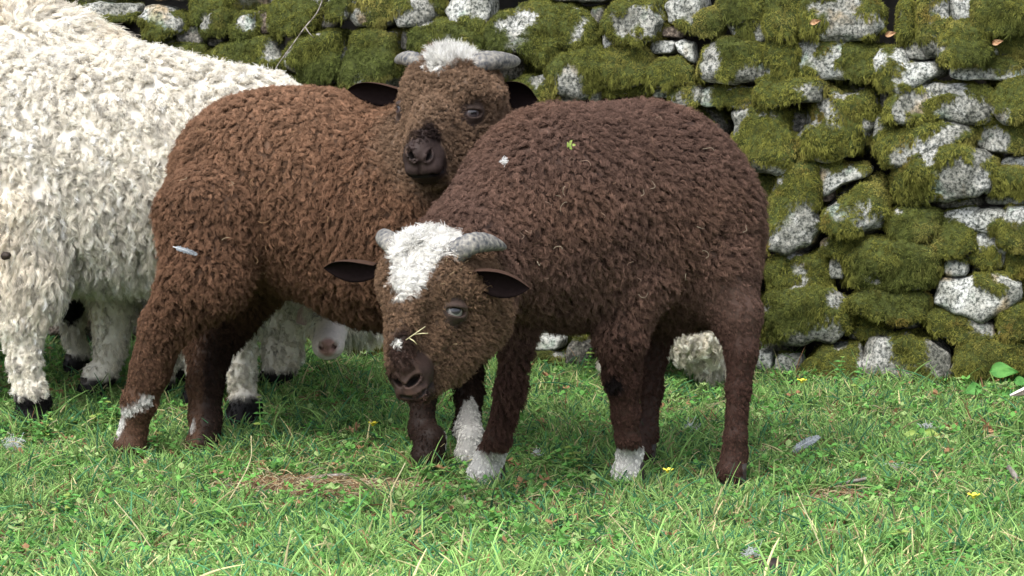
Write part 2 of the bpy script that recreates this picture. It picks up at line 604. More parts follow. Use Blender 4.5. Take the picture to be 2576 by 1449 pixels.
def ear(parent, base, tip, W, nrm, cup=0.5, bend=(0, 0, 0), outer=(0.05, 0.03, 0.022), inner=(0.012, 0.008, 0.008), hair=True, hl=0.006):
    base, tip = np.array(base, float), np.array(tip, float)
    ax = norm(tip - base); L = np.linalg.norm(tip - base)
    nrm = np.array(nrm, float); nrm = norm(nrm - ax * (nrm @ ax))
    sd = np.cross(ax, nrm)
    nt_, ns_ = 22, 13
    def pt(t, s, off):
        w = W * (0.52 + 0.48 * math.sin(min(t / 0.45, 1) * math.pi / 2)) if t < 0.45 else W * max(0.0, 1 - ((t - 0.45) / 0.55) ** 2.2)
        p = base + ax * L * t + np.array(bend) * (t * t)
        roll = cup * (1 - 0.45 * t)
        return p + sd * (s * w) + nrm * (roll * w * (s * s) - roll * w * 0.5 + off)
    V, F, T = [], [], []
    for k, off in ((0, 0.0), (1, -0.0035)):
        for i in range(nt_):
            for j in range(ns_):
                t = i / (nt_ - 1); s = -1 + 2 * j / (ns_ - 1)
                V.append(pt(t, s, off * (1 - 0.6 * abs(s) ** 3))); T.append(inner if k == 0 else outer)
    M = nt_ * ns_
    for i in range(nt_ - 1):
        for j in range(ns_ - 1):
            a = i * ns_ + j
            F.append((a, a + 1, a + ns_ + 1, a + ns_)); F.append((M + a, M + a + ns_, M + a + ns_ + 1, M + a + 1))
    for i in range(nt_ - 1):
        a = i * ns_; F.append((a, a + ns_, M + a + ns_, M + a))
        a = i * ns_ + ns_ - 1; F.append((a, M + a, M + a + ns_, a + ns_))
    for j in range(ns_ - 1):
        a = j; F.append((a, M + a, M + a + 1, a + 1))
        a = (nt_ - 1) * ns_ + j; F.append((a, a + 1, M + a + 1, M + a))
    o = fast_mesh("ear", V, F, M_EAR, tint=np.array(T), parent=parent)
    if hair:
        r = np.random.default_rng(int(abs(base[0]) * 1e4) + 3)
        n = 4200
        t = r.uniform(0, 0.98, n); s = r.uniform(-1, 1, n)
        n2 = n // 3; s[:n2] = np.sign(s[:n2]) * r.uniform(0.9, 1, n2)
        A = np.array([pt(a, b, -0.003) for a, b in zip(t, s)])
        B = np.array([pt(min(a + 0.03, 1), b, -0.003) for a, b in zip(t, s)])
        out = sd[None] * s[:, None] * 0.8 - nrm[None] * 0.35
        dr = norm(norm(B - A) * 0.9 + out * 0.7 + r.normal(size=(n, 3)) * 0.2)
        tt = np.linspace(0, 1, 4)[None, :, None]
        S = A[:, None] + dr[:, None] * tt * (hl * r.uniform(0.5, 1, n))[:, None, None]
        col = np.array(outer)[None] * r.uniform(0.8, 1.9, (n, 1))
        curves_obj("ear_hair", S, 0.0003 * (1 - 0.7 * tt[..., 0]), col, M_WOOL, o)
    return o

def horn(parent, ctrl, rad, squash=0.75):
    """ctrl world points"""
    c = spline(np.hstack([np.array(ctrl), np.array(rad)[:, None]]), 34)
    rr = c[:, 3].copy()
    rr[-1] *= 0.35; rr[-2] *= 0.75; rr[-3] *= 0.92
    rn = np.random.default_rng(int(abs(ctrl[0][0]) * 1000))
    ph = rn.uniform(0, 6, 6)
    return tube("horn", c[:, :3], rr, M_HORN, parent, seg=20, squash=squash,
                ringfn=lambda t, a: 1 + 0.075 * math.sin(t * 58 + 0.8 * math.sin(a + ph[0])) * (1 - t) + 0.03 * math.sin(3 * a + ph[1] + 5 * t) + 0.02 * math.sin(7 * a + ph[2]))

def hoof(parent, g, yaw=0.0, s=1.0):
    """cloven hoof: two pointed claws standing on the ground at g"""
    V, F = [], []
    fx = np.array([math.cos(yaw), math.sin(yaw), 0]); sx = np.array([-math.sin(yaw), math.cos(yaw), 0])
    for sgn in (-1, 1):
        prof = [(0.0, 0.016, 0.020, 0.0), (0.012, 0.016, 0.019, 0.002), (0.028, 0.013, 0.015, 0.006), (0.042, 0.010, 0.011, 0.010)]
        b0 = len(V)
        seg = 12
        for (z, rs, rl, bk) in prof:
            for j in range(seg):
                a = 2 * math.pi * j / seg
                cx = math.cos(a); l = rl * (1.35 if cx > 0 else 1.0) * cx * (1.0 if cx < 0 else 1.0)
                w = rs * math.sin(a) * (1 - 0.35 * max(cx, 0))
                V.append(g + s * (fx * (l - bk) + sx * (w * 0.75 + sgn * 0.0135)) + np.array([0, 0, s * z]))
        for i in range(3):
            for j in range(seg):
                F.append((b0 + i * seg + j, b0 + i * seg + (j + 1) % seg, b0 + (i + 1) * seg + (j + 1) % seg, b0 + (i + 1) * seg + j))
        F.append(tuple(b0 + j for j in range(seg))[::-1]); F.append(tuple(b0 + 3 * seg + j for j in range(seg)))
    return mesh_obj("hoof", V, F, M_HOOF, parent)

def add_eye(b, u, v, r, toward=None, slit=(1.05, 0.55), roll=0.0, sink=0.45, d=None):
    s = b.surf(u, v)
    if d is not None:
        s = b.q(u, v, d)
        for _ in range(6): s = s - b.grad(s[None])[0] * float(b.sdf(s[None])[0])
    n = b.grad(s[None])[0]
    if toward is not None:
        n = norm(n * 0.5 + np.array(toward) * 0.5)
    c = s - n * r * sink
    side = norm(np.cross(n, [0, 0, 1.0])); up = np.cross(side, n)
    cr, sr = math.cos(roll), math.sin(roll)
    side, up = side * cr + up * sr, up * cr - side * sr
    R = np.array([side, up, n])
    b.well(c, R, [r * 1.65, r * 1.15, r * 1.12], 0.008)
    b.well(c + up * r * 0.55 + n * r * 0.25, R, [r * 1.35, r * 0.55, r * 0.95], 0.004)
    b.well(c + n * r * 0.9, R, [r * slit[0] * 1.15, r * slit[1], r * 0.8], 0.003, neg=True)
    return c, n, up

def chain(b, pts, foot, k=0.012, fr=0.018, fz=0.055, toe=-0.006):
    """leg: (u,v,d,rU) joints from the top, then the pastern down to the ground point foot=(u,v)"""
    for a, c in zip(pts[:-1], pts[1:]):
        b.cone(a, c, k)
    g = G(*foot)
    if b.xf: g = b.xf(g)
    last = b.q(*pts[-1][:3])
    b.wcone(last, g + np.array([0, 0, fz]), pts[-1][3] * pts[-1][2] / FU, fr, k)
    b.wcone(g + np.array([0, 0, fz]), g + np.array([toe, -0.004, 0.026]), fr, fr * 1.30, 0.012)
    return g

def grow(sheep, body_o, base, zones, colour, density, r, comb_fn, parts, ns=14, npt=6, mat=None, white=False, noise_amp=0.45, exclude=()):
    """grow wool locks: base props blended with zones; parts = [(name, test(X)->bool)] first match wins"""
    dm = max([density * base.get('dens', 1)] + [density * z[4].get('dens', 1) for z in zones])
    Pt, N, area = sample_mesh(body_o, 10, r)
    n = int(area * dm)
    Pt, N, area = sample_mesh(body_o, n, r)
    keys = ['L', 'up', 'droop', 'curl', 'freq', 'clump', 'spread', 'rad', 'fuzz', 'root', 'dens']
    par = {k: np.full(n, float(base.get(k, 1.0))) for k in keys}
    for (a, bb, r0, r1, pr) in zones:
        d = segdist(Pt, np.array(a), np.array(bb)) + vnoise(Pt, 0.02, 1) * pr.get('edge', 0.004)
        w = 1 - sstep(r0, r1, d)
        for k in keys:
            if k in pr:
                par[k] = par[k] * (1 - w) + pr[k] * w
    tocam = norm(CAMP - Pt)
    face = np.sum(tocam * N, 1)
    keepc = np.where(face < -0.25, 0.35, 1.0)
    keep = r.uniform(0, 1, n) < par['dens'] * density / dm * keepc
    for (c, rr) in exclude:
        keep &= np.linalg.norm(Pt - c, axis=1) > rr
    Pt, N = Pt[keep], N[keep]
    par = {k: v[keep] for k, v in par.items()}
    m = len(Pt)
    par['comb'] = comb_fn(Pt, N) + noise_amp * np.stack([fbm(Pt, 0.05, k) for k in range(3)], 1) * 2 + r.normal(size=(m, 3)) * 0.22
    par['up'] = np.clip(par['up'] + r.normal(size=m) * 0.07, 0.05, 0.98)
    par['L'] = par['L'] * r.uniform(0.75, 1.2, m) * (1 + 0.22 * fbm(Pt, 0.04, 2))
    par['curl'] = par['curl'] * r.uniform(0.6, 1.4, m)
    par['freq'] = par['freq'] * r.uniform(0.75, 1.25, m)
    par['col'] = colour(Pt) * (1 + 0.22 * r.normal(size=(m, 1))).clip(0.5, 1.8)
    par['ns'] = ns
    left = np.ones(m, bool)
    for nm, test in parts:
        s = left & test(Pt)
        left &= ~s
        if s.sum() < 5: continue
        sub = {k: (v[s] if isinstance(v, np.ndarray) else v) for k, v in par.items()}
        wool(nm, Pt[s], N[s], sub, mat or (M_WHITEWOOL if white or nm == 'forelock' else M_WOOL), sheep, r, npt)

def stray(sheep, b, pts, seed, col, off=0.018, sc=1.0):
    """loose bleached wool fibres and hay bits lying on the fleece, at the given places"""
    r = np.random.default_rng(seed)
    S = []; k = 9; t = np.linspace(0, 1, k)
    for (u, v) in pts:
        s = b.surf(u, v); n = b.grad(s[None])[0]
        e1 = norm(np.cross(n, r.normal(size=3))); e2 = np.cross(n, e1)
        L = sc * r.uniform(0.008, 0.022); w = r.uniform(0.5, 3.2)
        S.append(s + n * off * r.uniform(0.9, 1.2) + (e1 * np.sin(t * w)[:, None] + e2 * (1 - np.cos(t * w))[:, None]) * L / w + n * (0.003 * np.sin(t * 5))[:, None])
    S = np.array(S)
    c = np.array(col)[r.integers(0, len(col), len(S))] * r.uniform(0.7, 1.2, (len(S), 1))
    curves_obj("stray_fibres", S, np.linspace(0.00035, 0.0002, k), c, M_WOOL, sheep)
def scatter_uv(seed, n, ell):
    r = np.random.default_rng(seed); out = []
    for _ in range(n):
        cx, cy, rx, ry = ell[r.integers(len(ell))]
        a, q = r.uniform(0, 6.28), math.sqrt(r.uniform(0, 1))
        out.append((cx + rx * q * math.cos(a), cy + ry * q * math.sin(a)))
    return out

def mixc(a, b, w):
    return a * (1 - w[:, None]) + b * w[:, None]
def taperw(X, pts, na=0.005, soft=0.006):
    """1 inside a patch drawn through (centre, radius) points"""
    f = np.full(len(X), 9.0)
    for (a, ra), (b_, rb) in zip(pts[:-1], pts[1:]):
        ab = b_ - a
        h = np.clip(((X - a) @ ab) / (ab @ ab + 1e-12), 0, 1)
        f = np.minimum(f, np.linalg.norm(X - a - h[:, None] * ab, axis=1) - (ra + (rb - ra) * h))
    return 1 - sstep(-soft / 2, soft / 2, f + vnoise(X, 0.008, 3) * na)
def ballw(X, c, r0, r1, ns=0.012, na=0.006):
    return 1 - sstep(r0, r1, np.linalg.norm(X - c, axis=1) + vnoise(X, ns, 3) * na)
def capw(X, a, b, r0, r1, na=0.006):
    return 1 - sstep(r0, r1, segdist(X, a, b) + vnoise(X, 0.012, 3) * na)

INK = np.array([0.010, 0.008, 0.008])
RIM = np.array([0.100, 0.068, 0.055])
FLOCK = "sheep standing by the mossy stone wall"
WHITE = np.array([0.85, 0.81, 0.72]); SNOW = np.array([0.76, 0.75, 0.71])

# ================================================================== dark brown sheep in front
def dark_sheep():
    r = np.random.default_rng(11)
    b = Body()
    b.cone((1425, 532, 4.44, 250), (1618, 524, 4.56, 262), 0.05)
    b.ball((1600, 600, 4.55, 225), (1.05, 1, 0.95), 0.05)
    b.cone((1735, 640, 4.58, 160), (1752, 560, 4.58, 145), 0.06)
    b.cone((1330, 640, 4.38, 160), (1480, 650, 4.44, 150), 0.06)            # chest
    b.cone((1390, 482, 4.42, 166), (1190, 640, 4.27, 140), 0.07)            # neck
    feet = []
    feet.append(chain(b, [(1575, 720, 4.42, 115), (1563, 840, 4.40, 62), (1566, 950, 4.42, 43), (1574, 1040, 4.44, 31), (1578, 1100, 4.45, 27)], (1585, 1222)))
    feet.append(chain(b, [(1325, 720, 4.40, 85), (1300, 820, 4.38, 42), (1295, 880, 4.38, 35), (1280, 980, 4.38, 31), (1252, 1100, 4.40, 29)], (1235, 1228), fr=0.021, toe=-0.010))
    feet.append(chain(b, [(1785, 690, 4.50, 122), (1850, 790, 4.48, 64), (1866, 880, 4.47, 38), (1857, 980, 4.47, 27), (1850, 1100, 4.47, 26)], (1848, 1222)))
    feet.append(chain(b, [(1690, 700, 4.68, 95), (1648, 850, 4.70, 32), (1638, 980, 4.68, 25), (1630, 1090, 4.66, 22)], (1622, 1172)))
    # head, lowered and turned to the camera
    hd = Body
    b.ball((1078, 700, 4.17, 124), (1, 1.05, 0.95), 0.04)
    b.cone((1170, 740, 4.20, 95), (1185, 660, 4.26, 85), 0.05)
    b.cone((1082, 745, 4.12, 110), (1036, 915, 4.05, 48), 0.04)
    b.cone((1175, 800, 4.18, 96), (1080, 945, 4.09, 46), 0.035)
    b.cone((1205, 745, 4.13, 34), (1105, 712, 4.08, 40), 0.02)              # brow over the eye
    b.wcone(b.q(1085, 812, 4.035), b.q(1070, 870, 4.0), 0.012, 0.008, 0.03, neg=True)              # cheek and jaw
    b.cone((1020, 740, 4.05, 50), (1010, 910, 4.00, 34), 0.03)             # nose bridge
    b.ball((1034, 948, 4.02, 50), (1, 1, 0.92), 0.03)                     # muzzle
    b.ball((1018, 985, 4.00, 24), (1, 1, 0.9), 0.012); b.ball((1052, 985, 4.00, 27), (1.1, 1, 0.85), 0.012)
    b.ball((1054, 985, 4.04, 38), (1.1, 1, 0.62), 0.015)                    # chin
    mz = b.q(1034, 950, 4.02)
    ec, en, eu = add_eye(b, 1143, 784, 0.0150, toward=(0.15, -1, 0.1), roll=0.22, slit=(0.95, 0.40))
    ec2, en2, eu2 = add_eye(b, 955, 768, 0.0115, toward=(-1, -0.1, 0.0), roll=0.0, slit=(1.0, 0.42), d=4.17)
    # nostrils and mouth
    nos = []
    for (u, v, ang) in ((997, 955, 0.9), (1040, 958, -0.7)):
        s = b.surf(u, v); n = b.grad(s[None])[0]
        sx = norm(np.cross(n, [0, 0, 1])); up = np.cross(sx, n)
        a1 = sx * math.cos(ang) + up * math.sin(ang)
        b.well(s - n * 0.002, [a1, np.cross(n, a1), n], [0.016, 0.0095, 0.0065], 0.006)
        b.well(s, [a1, np.cross(n, a1), n], [0.0125, 0.0050, 0.014], 0.003, neg=True); nos.append(s - n * 0.006)
    mp = [b.surf(u, v) for u, v in ((1010, 1000), (1040, 1003), (1068, 988), (1090, 962))]
    for a, c in zip(mp[:-1], mp[1:]):
        b.wcone(a, c, 0.003, 0.003, 0.003, neg=True)
    ph = [b.surf(u, v) for u, v in ((1012, 968), (1014, 995))]
    b.wcone(ph[0], ph[1], 0.002, 0.002, 0.003, neg=True)

    root = empty("sheep", G(1560, 1220), "dark chocolate brown sheep in front with lowered head, white blaze and two white forefeet", "sheep", FLOCK)
    poll = b.surf(1070, 605); blz = [b.surf(1045, 650), b.surf(1012, 710)]
    patch = [(b.surf(1095, 590), 0.046), (b.surf(1062, 612), 0.047), (b.surf(1040, 652), 0.038), (b.surf(1018, 700), 0.023), (b.surf(1004, 742), 0.009)]
    spot = b.surf(1001, 862)
    kn = b.surf(1543, 962); tip = b.surf(1018, 968)
    BASE = np.array([0.150, 0.092, 0.071]); LEG = np.array([0.074, 0.040, 0.031]); FACE = np.array([0.185, 0.118, 0.075])
    MUZ = np.array([0.026, 0.0155, 0.012]); RUST = np.array([0.215, 0.125, 0.085])
    hc = b.q(1085, 790, 4.10)
    def colour(X):
        c = mixc(np.tile(BASE, (len(X), 1)), RUST, sstep(-0.1, 0.7, fbm(X, 0.18, 1)) * 0.5)
        c = mixc(c, LEG, 1 - sstep(0.18, 0.34, X[:, 2]))
        hw = 1 - sstep(0.125, 0.165, np.linalg.norm((X - hc), axis=1))
        c = mixc(c, FACE, hw)
        c = mixc(c, MUZ, ballw(X, mz, 0.036, 0.052))
        for p, q2 in zip(mp[:-1], mp[1:]): c = mixc(c, INK, capw(X, p, q2, 0.0025, 0.005, 0.0))
        for p in nos: c = mixc(c, INK, ballw(X, p, 0.006, 0.012, na=0))
        for e in (ec, ec2): c = mixc(c, RIM, ballw(X, e, 0.021, 0.028, na=0.003))
        c = mixc(c, MUZ * 1.6, capw(X, b.surf(1015, 860), b.surf(1022, 910), 0.012, 0.030))
        c = mixc(c, SNOW, taperw(X, patch))
        c = mixc(c, SNOW, ballw(X, spot, 0.004, 0.008, na=0.002))
        c = mixc(c, np.array([0.012, 0.009, 0.009]), ballw(X, kn, 0.012, 0.020))
        for g in feet[:2]:
            w = (1 - sstep(0.062, 0.072, X[:, 2] + vnoise(X, 0.01, 2) * 0.006)) * (np.linalg.norm(X[:, :2] - g[:2], axis=1) < 0.07)
            c = mixc(c, SNOW * 0.9, w)
        return c
    fine = [[(mz, 0.085), (ec, 0.035), (ec2, 0.03)], [(mz, 0.06), (ec, 0.024)]]
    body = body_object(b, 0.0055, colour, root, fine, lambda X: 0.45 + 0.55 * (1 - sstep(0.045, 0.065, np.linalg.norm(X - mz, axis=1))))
    tag(body, "dark brown body with a bare dark muzzle")
    eyeball(root, ec, 0.0150, norm(en + np.array([-0.05, 0, 0.36])), (0.022, 0.022, 0.026), white=(0.17, 0.16, 0.15))
    eyeball(root, ec2, 0.0115, en2, (0.05, 0.045, 0.04))
    ear(root, b.q(1195, 692, 4.10), b.q(1332, 716, 4.08), 0.0235, (-0.3, -0.8, -0.5), 1.3, bend=(0, 0, -0.006))
    ear(root, b.q(948, 676, 4.20), b.q(814, 670, 4.24), 0.0205, (0.2, -0.85, -0.45), 1.2, bend=(0, 0, -0.003))
    horn(root, [b.q(1112, 660, 4.13), b.q(1150, 632, 4.10), b.q(1188, 612, 4.10), b.q(1232, 611, 4.13), b.q(1272, 622, 4.17)],
         [0.017, 0.0185, 0.0175, 0.0145, 0.0065], 0.8)
    horn(root, [b.q(1012, 650, 4.14), b.q(992, 622, 4.14), b.q(974, 602, 4.17), b.q(962, 590, 4.21)], [0.014, 0.015, 0.0155, 0.012], 0.8)
    for g, y in zip(feet, (-2.6, -2.4, 3.1, 3.1)):
        hoof(root, g + np.array([0, 0, 0.002]), y, 0.88)
    base = dict(L=0.0205, up=0.64, droop=0.32, curl=0.0025, freq=1.7, clump=0.80, spread=0.0050, rad=0.00043, fuzz=0.0015, root=0.26)
    face = dict(L=0.0095, up=0.62, droop=0.3, curl=0.0016, freq=1.4, clump=0.62, spread=0.0029, rad=0.0004, fuzz=0.0010, dens=2.0)
    leg = dict(L=0.0085, up=0.34, droop=0.3, curl=0.0009, freq=1.3, clump=0.62, spread=0.0036, rad=0.00042, fuzz=0.0010, dens=2.2, root=0.35)
    Z = []
    for g in feet:
        Z.append((g, g + np.array([0, 0, 0.27]), 0.055, 0.10, leg))
    for g in feet:
        Z.append((g, g + np.array([0, 0, 0.06]), 0.03, 0.06, dict(L=0.007, curl=0.0003, fuzz=0.0005)))
    Z.append((b.q(1060, 700, 4.12), b.q(1050, 880, 4.04), 0.085, 0.115, face))
    Z.append((b.q(1175, 790, 4.16), b.q(1175, 800, 4.16), 0.06, 0.09, dict(face, L=0.015)))
    Z.append((poll, poll, 0.045, 0.06, dict(L=0.027, up=0.62, droop=0.35, curl=0.0007, fuzz=0.0022, spread=0.0045, clump=0.35, dens=2.6, root=0.85)))
    Z.append((blz[0], blz[1], 0.02, 0.03, dict(L=0.013, up=0.42, curl=0.0006, fuzz=0.0014, clump=0.3, root=0.85, dens=2.8)))
    Z.append((mz, mz, 0.034, 0.050, dict(L=0.0034, up=0.10, curl=0.0002, spread=0.003, fuzz=0.0004, dens=2.4, rad=0.00025, clump=0.1, root=0.8)))
    for e, ee in ((ec, 0.014), (ec2, 0.014)):
        Z.append((e, e, 0.019, 0.030, dict(L=0.0040, up=0.30, curl=0.0002, fuzz=0.0003, dens=1.6, rad=0.0003, root=0.8)))
    sh = b.q(1480, 380, 4.3)
    def comb(X, N):
        away = norm(X - sh) * np.array([1, 1, 1])
        c = np.array([0.45, 0, -0.85]) * 1.0 + away * 0.7
        hw = (1 - sstep(0.125, 0.165, np.linalg.norm(X - hc, axis=1)))[:, None]
        hcb = np.array([0.5, 0.1, -0.1]) + 0.2 * r.normal(size=X.shape)
        return c * (1 - hw) + hcb * hw
    def is_white(X):
        c = colour(X); return c.min(1) > 0.3
    parts = [('forelock', lambda X: is_white(X) & (X[:, 2] > 0.2)), ('leg_wool', lambda X: X[:, 2] < 0.235),
             ('face_wool', lambda X: np.linalg.norm(X - hc, axis=1) < 0.145), ('fleece', lambda X: np.ones(len(X), bool))]
    ex = [(tip, 0.016), (ec + en * 0.010, 0.013), (ec2 + en2 * 0.008, 0.010)] + [(p + (q2 - p) * t, 0.0055) for p, q2 in zip(mp[:-1], mp[1:]) for t in (0, 0.33, 0.66, 1)] + [(p, 0.010) for p in nos]
    grow(root, body, base, Z, colour, 34000, r, comb, parts, ns=11, npt=9, exclude=ex)
    stray(root, b, scatter_uv(5, 34, [(1560, 520, 300, 230)]), 6, [(0.34, 0.24, 0.18), (0.45, 0.38, 0.28), (0.24, 0.15, 0.10)])
    stray(root, b, scatter_uv(9, 14, [(1170, 800, 110, 80), (1130, 690, 60, 30)]), 16, [(0.40, 0.30, 0.18), (0.28, 0.18, 0.11)], 0.009, 0.5)
    return root, b

# ================================================================== warm brown sheep behind it
def warm_sheep():
    r = np.random.default_rng(12)
    b = Body()
    b.cone((672, 474, 4.76, 238), (1000, 542, 4.68, 228), 0.05)
    b.cone((800, 455, 4.74, 215), (930, 560, 4.70, 215), 0.05)
    b.cone((1010, 600, 4.66, 190), (1090, 640, 4.66, 170), 0.08)
    b.cone((1040, 480, 4.66, 175), (1145, 330, 4.66, 118), 0.07)
    feet = []
    feet.append(chain(b, [(545, 560, 4.66, 150), (520, 690, 4.62, 100), (412, 820, 4.66, 58), (378, 930, 4.68, 46), (350, 1010, 4.69, 39)], (338, 1156), fr=0.021))
    feet.append(chain(b, [(640, 640, 4.82, 120), (575, 780, 4.84, 66), (528, 860, 4.80, 50), (516, 960, 4.76, 41), (516, 1050, 4.75, 38)], (520, 1150), fr=0.022))
    feet.append(chain(b, [(1075, 760, 4.58, 80), (1068, 900, 4.60, 38), (1064, 990, 4.62, 32), (1062, 1080, 4.62, 31)], (1085, 1188), fr=0.022))
    feet.append(chain(b, [(1165, 760, 4.72, 80), (1180, 900, 4.70, 28), (1180, 990, 4.69, 25), (1177, 1080, 4.67, 31)], (1188, 1180)))
    b.ball((1138, 240, 4.60, 120), (1.06, 1.0, 0.92), 0.04)
    b.cone((1128, 285, 4.55, 100), (1068, 388, 4.47, 42), 0.04)
    b.cone((1185, 330, 4.60, 88), (1096, 424, 4.49, 44), 0.035)
    b.cone((1240, 236, 4.54, 30), (1165, 222, 4.50, 34), 0.02)
    b.wcone(b.q(1140, 310, 4.425), b.q(1115, 360, 4.41), 0.012, 0.008, 0.03, neg=True)
    b.cone((1085, 290, 4.47, 42), (1054, 385, 4.42, 30), 0.03)
    b.ball((1068, 402, 4.445, 46), (1.04, 1, 0.92), 0.025)
    b.ball((1042, 428, 4.425, 22), (1, 1, 0.85), 0.012); b.ball((1080, 424, 4.425, 28), (1.15, 1, 0.8), 0.012)
    b.ball((1082, 440, 4.455, 36), (1.2, 1, 0.6), 0.012)
    mz = b.q(1068, 412, 4.43)
    ec, en, eu = add_eye(b, 1187, 284, 0.0138, toward=(0.25, -1, -0.05), roll=0.1, slit=(1.0, 0.42))
    ec2, en2, eu2 = add_eye(b, 1002, 272, 0.0115, toward=(-1.0, -0.25, 0.0), roll=0.0, slit=(1.0, 0.42), d=4.58)
    nos = []
    for (u, v, ang) in ((1034, 390, 0.95), (1081, 390, -0.75)):
        s = b.surf(u, v); n = b.grad(s[None])[0]
        sx = norm(np.cross(n, [0, 0, 1])); up = np.cross(sx, n)
        a1 = sx * math.cos(ang) + up * math.sin(ang)
        b.well(s - n * 0.002, [a1, np.cross(n, a1), n], [0.0155, 0.009, 0.0065], 0.006)
        b.well(s, [a1, np.cross(n, a1), n], [0.012, 0.0046, 0.014], 0.003, neg=True); nos.append(s - n * 0.006)
    mp = [b.surf(u, v) for u, v in ((1030, 444), (1056, 446), (1085, 442), (1116, 426))]
    for a, c in zip(mp[:-1], mp[1:]):
        b.wcone(a, c, 0.0034, 0.0034, 0.003, neg=True)
    ph = [b.surf(u, v) for u, v in ((1056, 414), (1056, 440))]
    b.wcone(ph[0], ph[1], 0.002, 0.002, 0.003, neg=True)

    root = empty("sheep", G(700, 1150), "warm rusty brown sheep in the middle resting its horned head over the darker one's neck", "sheep", FLOCK)
    poll = b.surf(1135, 140); poll2 = b.surf(1098, 165)
    BASE = np.array([0.190, 0.106, 0.066]); LEG = np.array([0.030, 0.018, 0.014]); FACE = np.array([0.225, 0.148, 0.098])
    MUZ = np.array([0.026, 0.017, 0.015]); RUST = np.array([0.33, 0.195, 0.122]); DK = np.array([0.10, 0.048, 0.03])
    hc = b.q(1125, 290, 4.51)
    tip = b.surf(1056, 402)
    def colour(X):
        c = mixc(np.tile(BASE, (len(X), 1)), RUST, sstep(0.36, 0.68, X[:, 2] + 0.04 * fbm(X, 0.1, 1)) * 0.8)
        c = mixc(c, DK, sstep(0.1, 0.8, fbm(X, 0.15, 2)) * 0.45)
        c = mixc(c, LEG, (1 - sstep(0.16, 0.33, X[:, 2])) * (1 - 0.62 * sstep(-0.515, -0.535, X[:, 0])))
        hw = 1 - sstep(0.12, 0.16, np.linalg.norm((X - hc), axis=1))
        c = mixc(c, FACE, hw)
        c = mixc(c, MUZ, ballw(X, mz, 0.036, 0.052))
        c = mixc(c, MUZ * 1.15, capw(X, tip, b.surf(1078, 345), 0.020, 0.032))
        for p, q2 in zip(mp[:-1], mp[1:]): c = mixc(c, INK, capw(X, p, q2, 0.0035, 0.007, 0.0))
        for p in nos: c = mixc(c, INK, ballw(X, p, 0.006, 0.012, na=0))
        for e in (ec, ec2): c = mixc(c, RIM, ballw(X, e, 0.021, 0.028, na=0.003))
        c = mixc(c, SNOW, taperw(X, [(poll + np.array([0.02, 0.01, 0]), 0.034), (poll, 0.035), (poll2, 0.021)]))
        # white marks on the hind pasterns and the white fore cannon
        q = X - feet[3]
        w = (1 - sstep(0.115, 0.13, X[:, 2] + vnoise(X, 0.02, 2) * 0.01)) * (np.linalg.norm(q[:, :2], axis=1) < 0.055)
        c = mixc(c, SNOW * 0.8, w)
        q = X - feet[0]
        w = (np.linalg.norm(q[:, :2], axis=1) < 0.09) * (1 - sstep(0.0, 0.009, np.abs(X[:, 2] - 0.094 - (X[:, 0] - feet[0][0]) * 0.5) - 0.003 + vnoise(X, 0.02, 2) * 0.006)) * (q[:, 0] < 0.035)
        c = mixc(c, SNOW * 0.85, w)
        w = ballw(X, feet[0] + np.array([-0.035, -0.01, 0.065]), 0.018, 0.026, na=0.005)
        c = mixc(c, SNOW * 0.85, w)
        w = ballw(X, feet[1] + np.array([-0.028, -0.02, 0.06]), 0.010, 0.016, na=0.005)
        c = mixc(c, SNOW * 0.85, w)
        return c
    fine = [[(mz, 0.085), (ec, 0.035), (ec2, 0.03)], [(mz, 0.058), (ec, 0.024)]]
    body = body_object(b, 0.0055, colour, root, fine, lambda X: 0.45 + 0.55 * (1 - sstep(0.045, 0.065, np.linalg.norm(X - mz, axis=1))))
    tag(body, "rusty brown body with a bare dark muzzle")
    eyeball(root, ec, 0.0138, en, (0.050, 0.042, 0.045), white=(0.14, 0.11, 0.11))
    eyeball(root, ec2, 0.0115, en2, (0.035, 0.033, 0.045), white=(0.10, 0.08, 0.08))
    ear(root, b.q(1018, 238, 4.62), b.q(874, 219, 4.68), 0.0245, (0.15, -0.85, -0.5), 0.85, bend=(0, 0, -0.005))
    ear(root, b.q(1245, 228, 4.62), b.q(1352, 252, 4.62), 0.032, (-0.3, -0.85, -0.4), 0.9)
    horn(root, [b.q(1170, 180, 4.56), b.q(1200, 160, 4.55), b.q(1235, 152, 4.56), b.q(1275, 152, 4.60), b.q(1308, 153, 4.64)],
         [0.015, 0.0175, 0.0175, 0.0145, 0.006], 0.8)
    horn(root, [b.q(1075, 172, 4.58), b.q(1050, 155, 4.58), b.q(1022, 146, 4.61), b.q(998, 150, 4.66)], [0.014, 0.0145, 0.013, 0.008], 0.8)
    for g, y in zip(feet, (3.1, 0.2, -0.6, 0.2)):
        hoof(root, g + np.array([0, 0, 0.002]), y, 0.88)
    base = dict(L=0.0205, up=0.62, droop=0.35, curl=0.0030, freq=1.7, clump=0.84, spread=0.0052, rad=0.00044, fuzz=0.0014, root=0.26)
    face = dict(L=0.0105, up=0.62, droop=0.2, curl=0.0019, freq=1.3, clump=0.6, spread=0.0029, rad=0.0004, fuzz=0.0011, dens=2.0, root=0.5)
    leg = dict(L=0.0090, up=0.38, droop=0.3, curl=0.0014, freq=1.1, clump=0.65, spread=0.0036, rad=0.00042, fuzz=0.0008, dens=2.6)
    Z = []
    for g in feet:
        Z.append((g, g + np.array([0, 0, 0.27]), 0.055, 0.10, leg))
        Z.append((g, g + np.array([0, 0, 0.06]), 0.03, 0.06, dict(L=0.007, curl=0.0003, fuzz=0.0005)))
    for g in feet[2:]:
        Z.append((g, g + np.array([0, 0, 0.14]), 0.05, 0.06, dict(L=0.007, curl=0.0003, fuzz=0.0005)))
    Z.append((b.q(1135, 220, 4.57), b.q(1080, 370, 4.46), 0.090, 0.12, face))
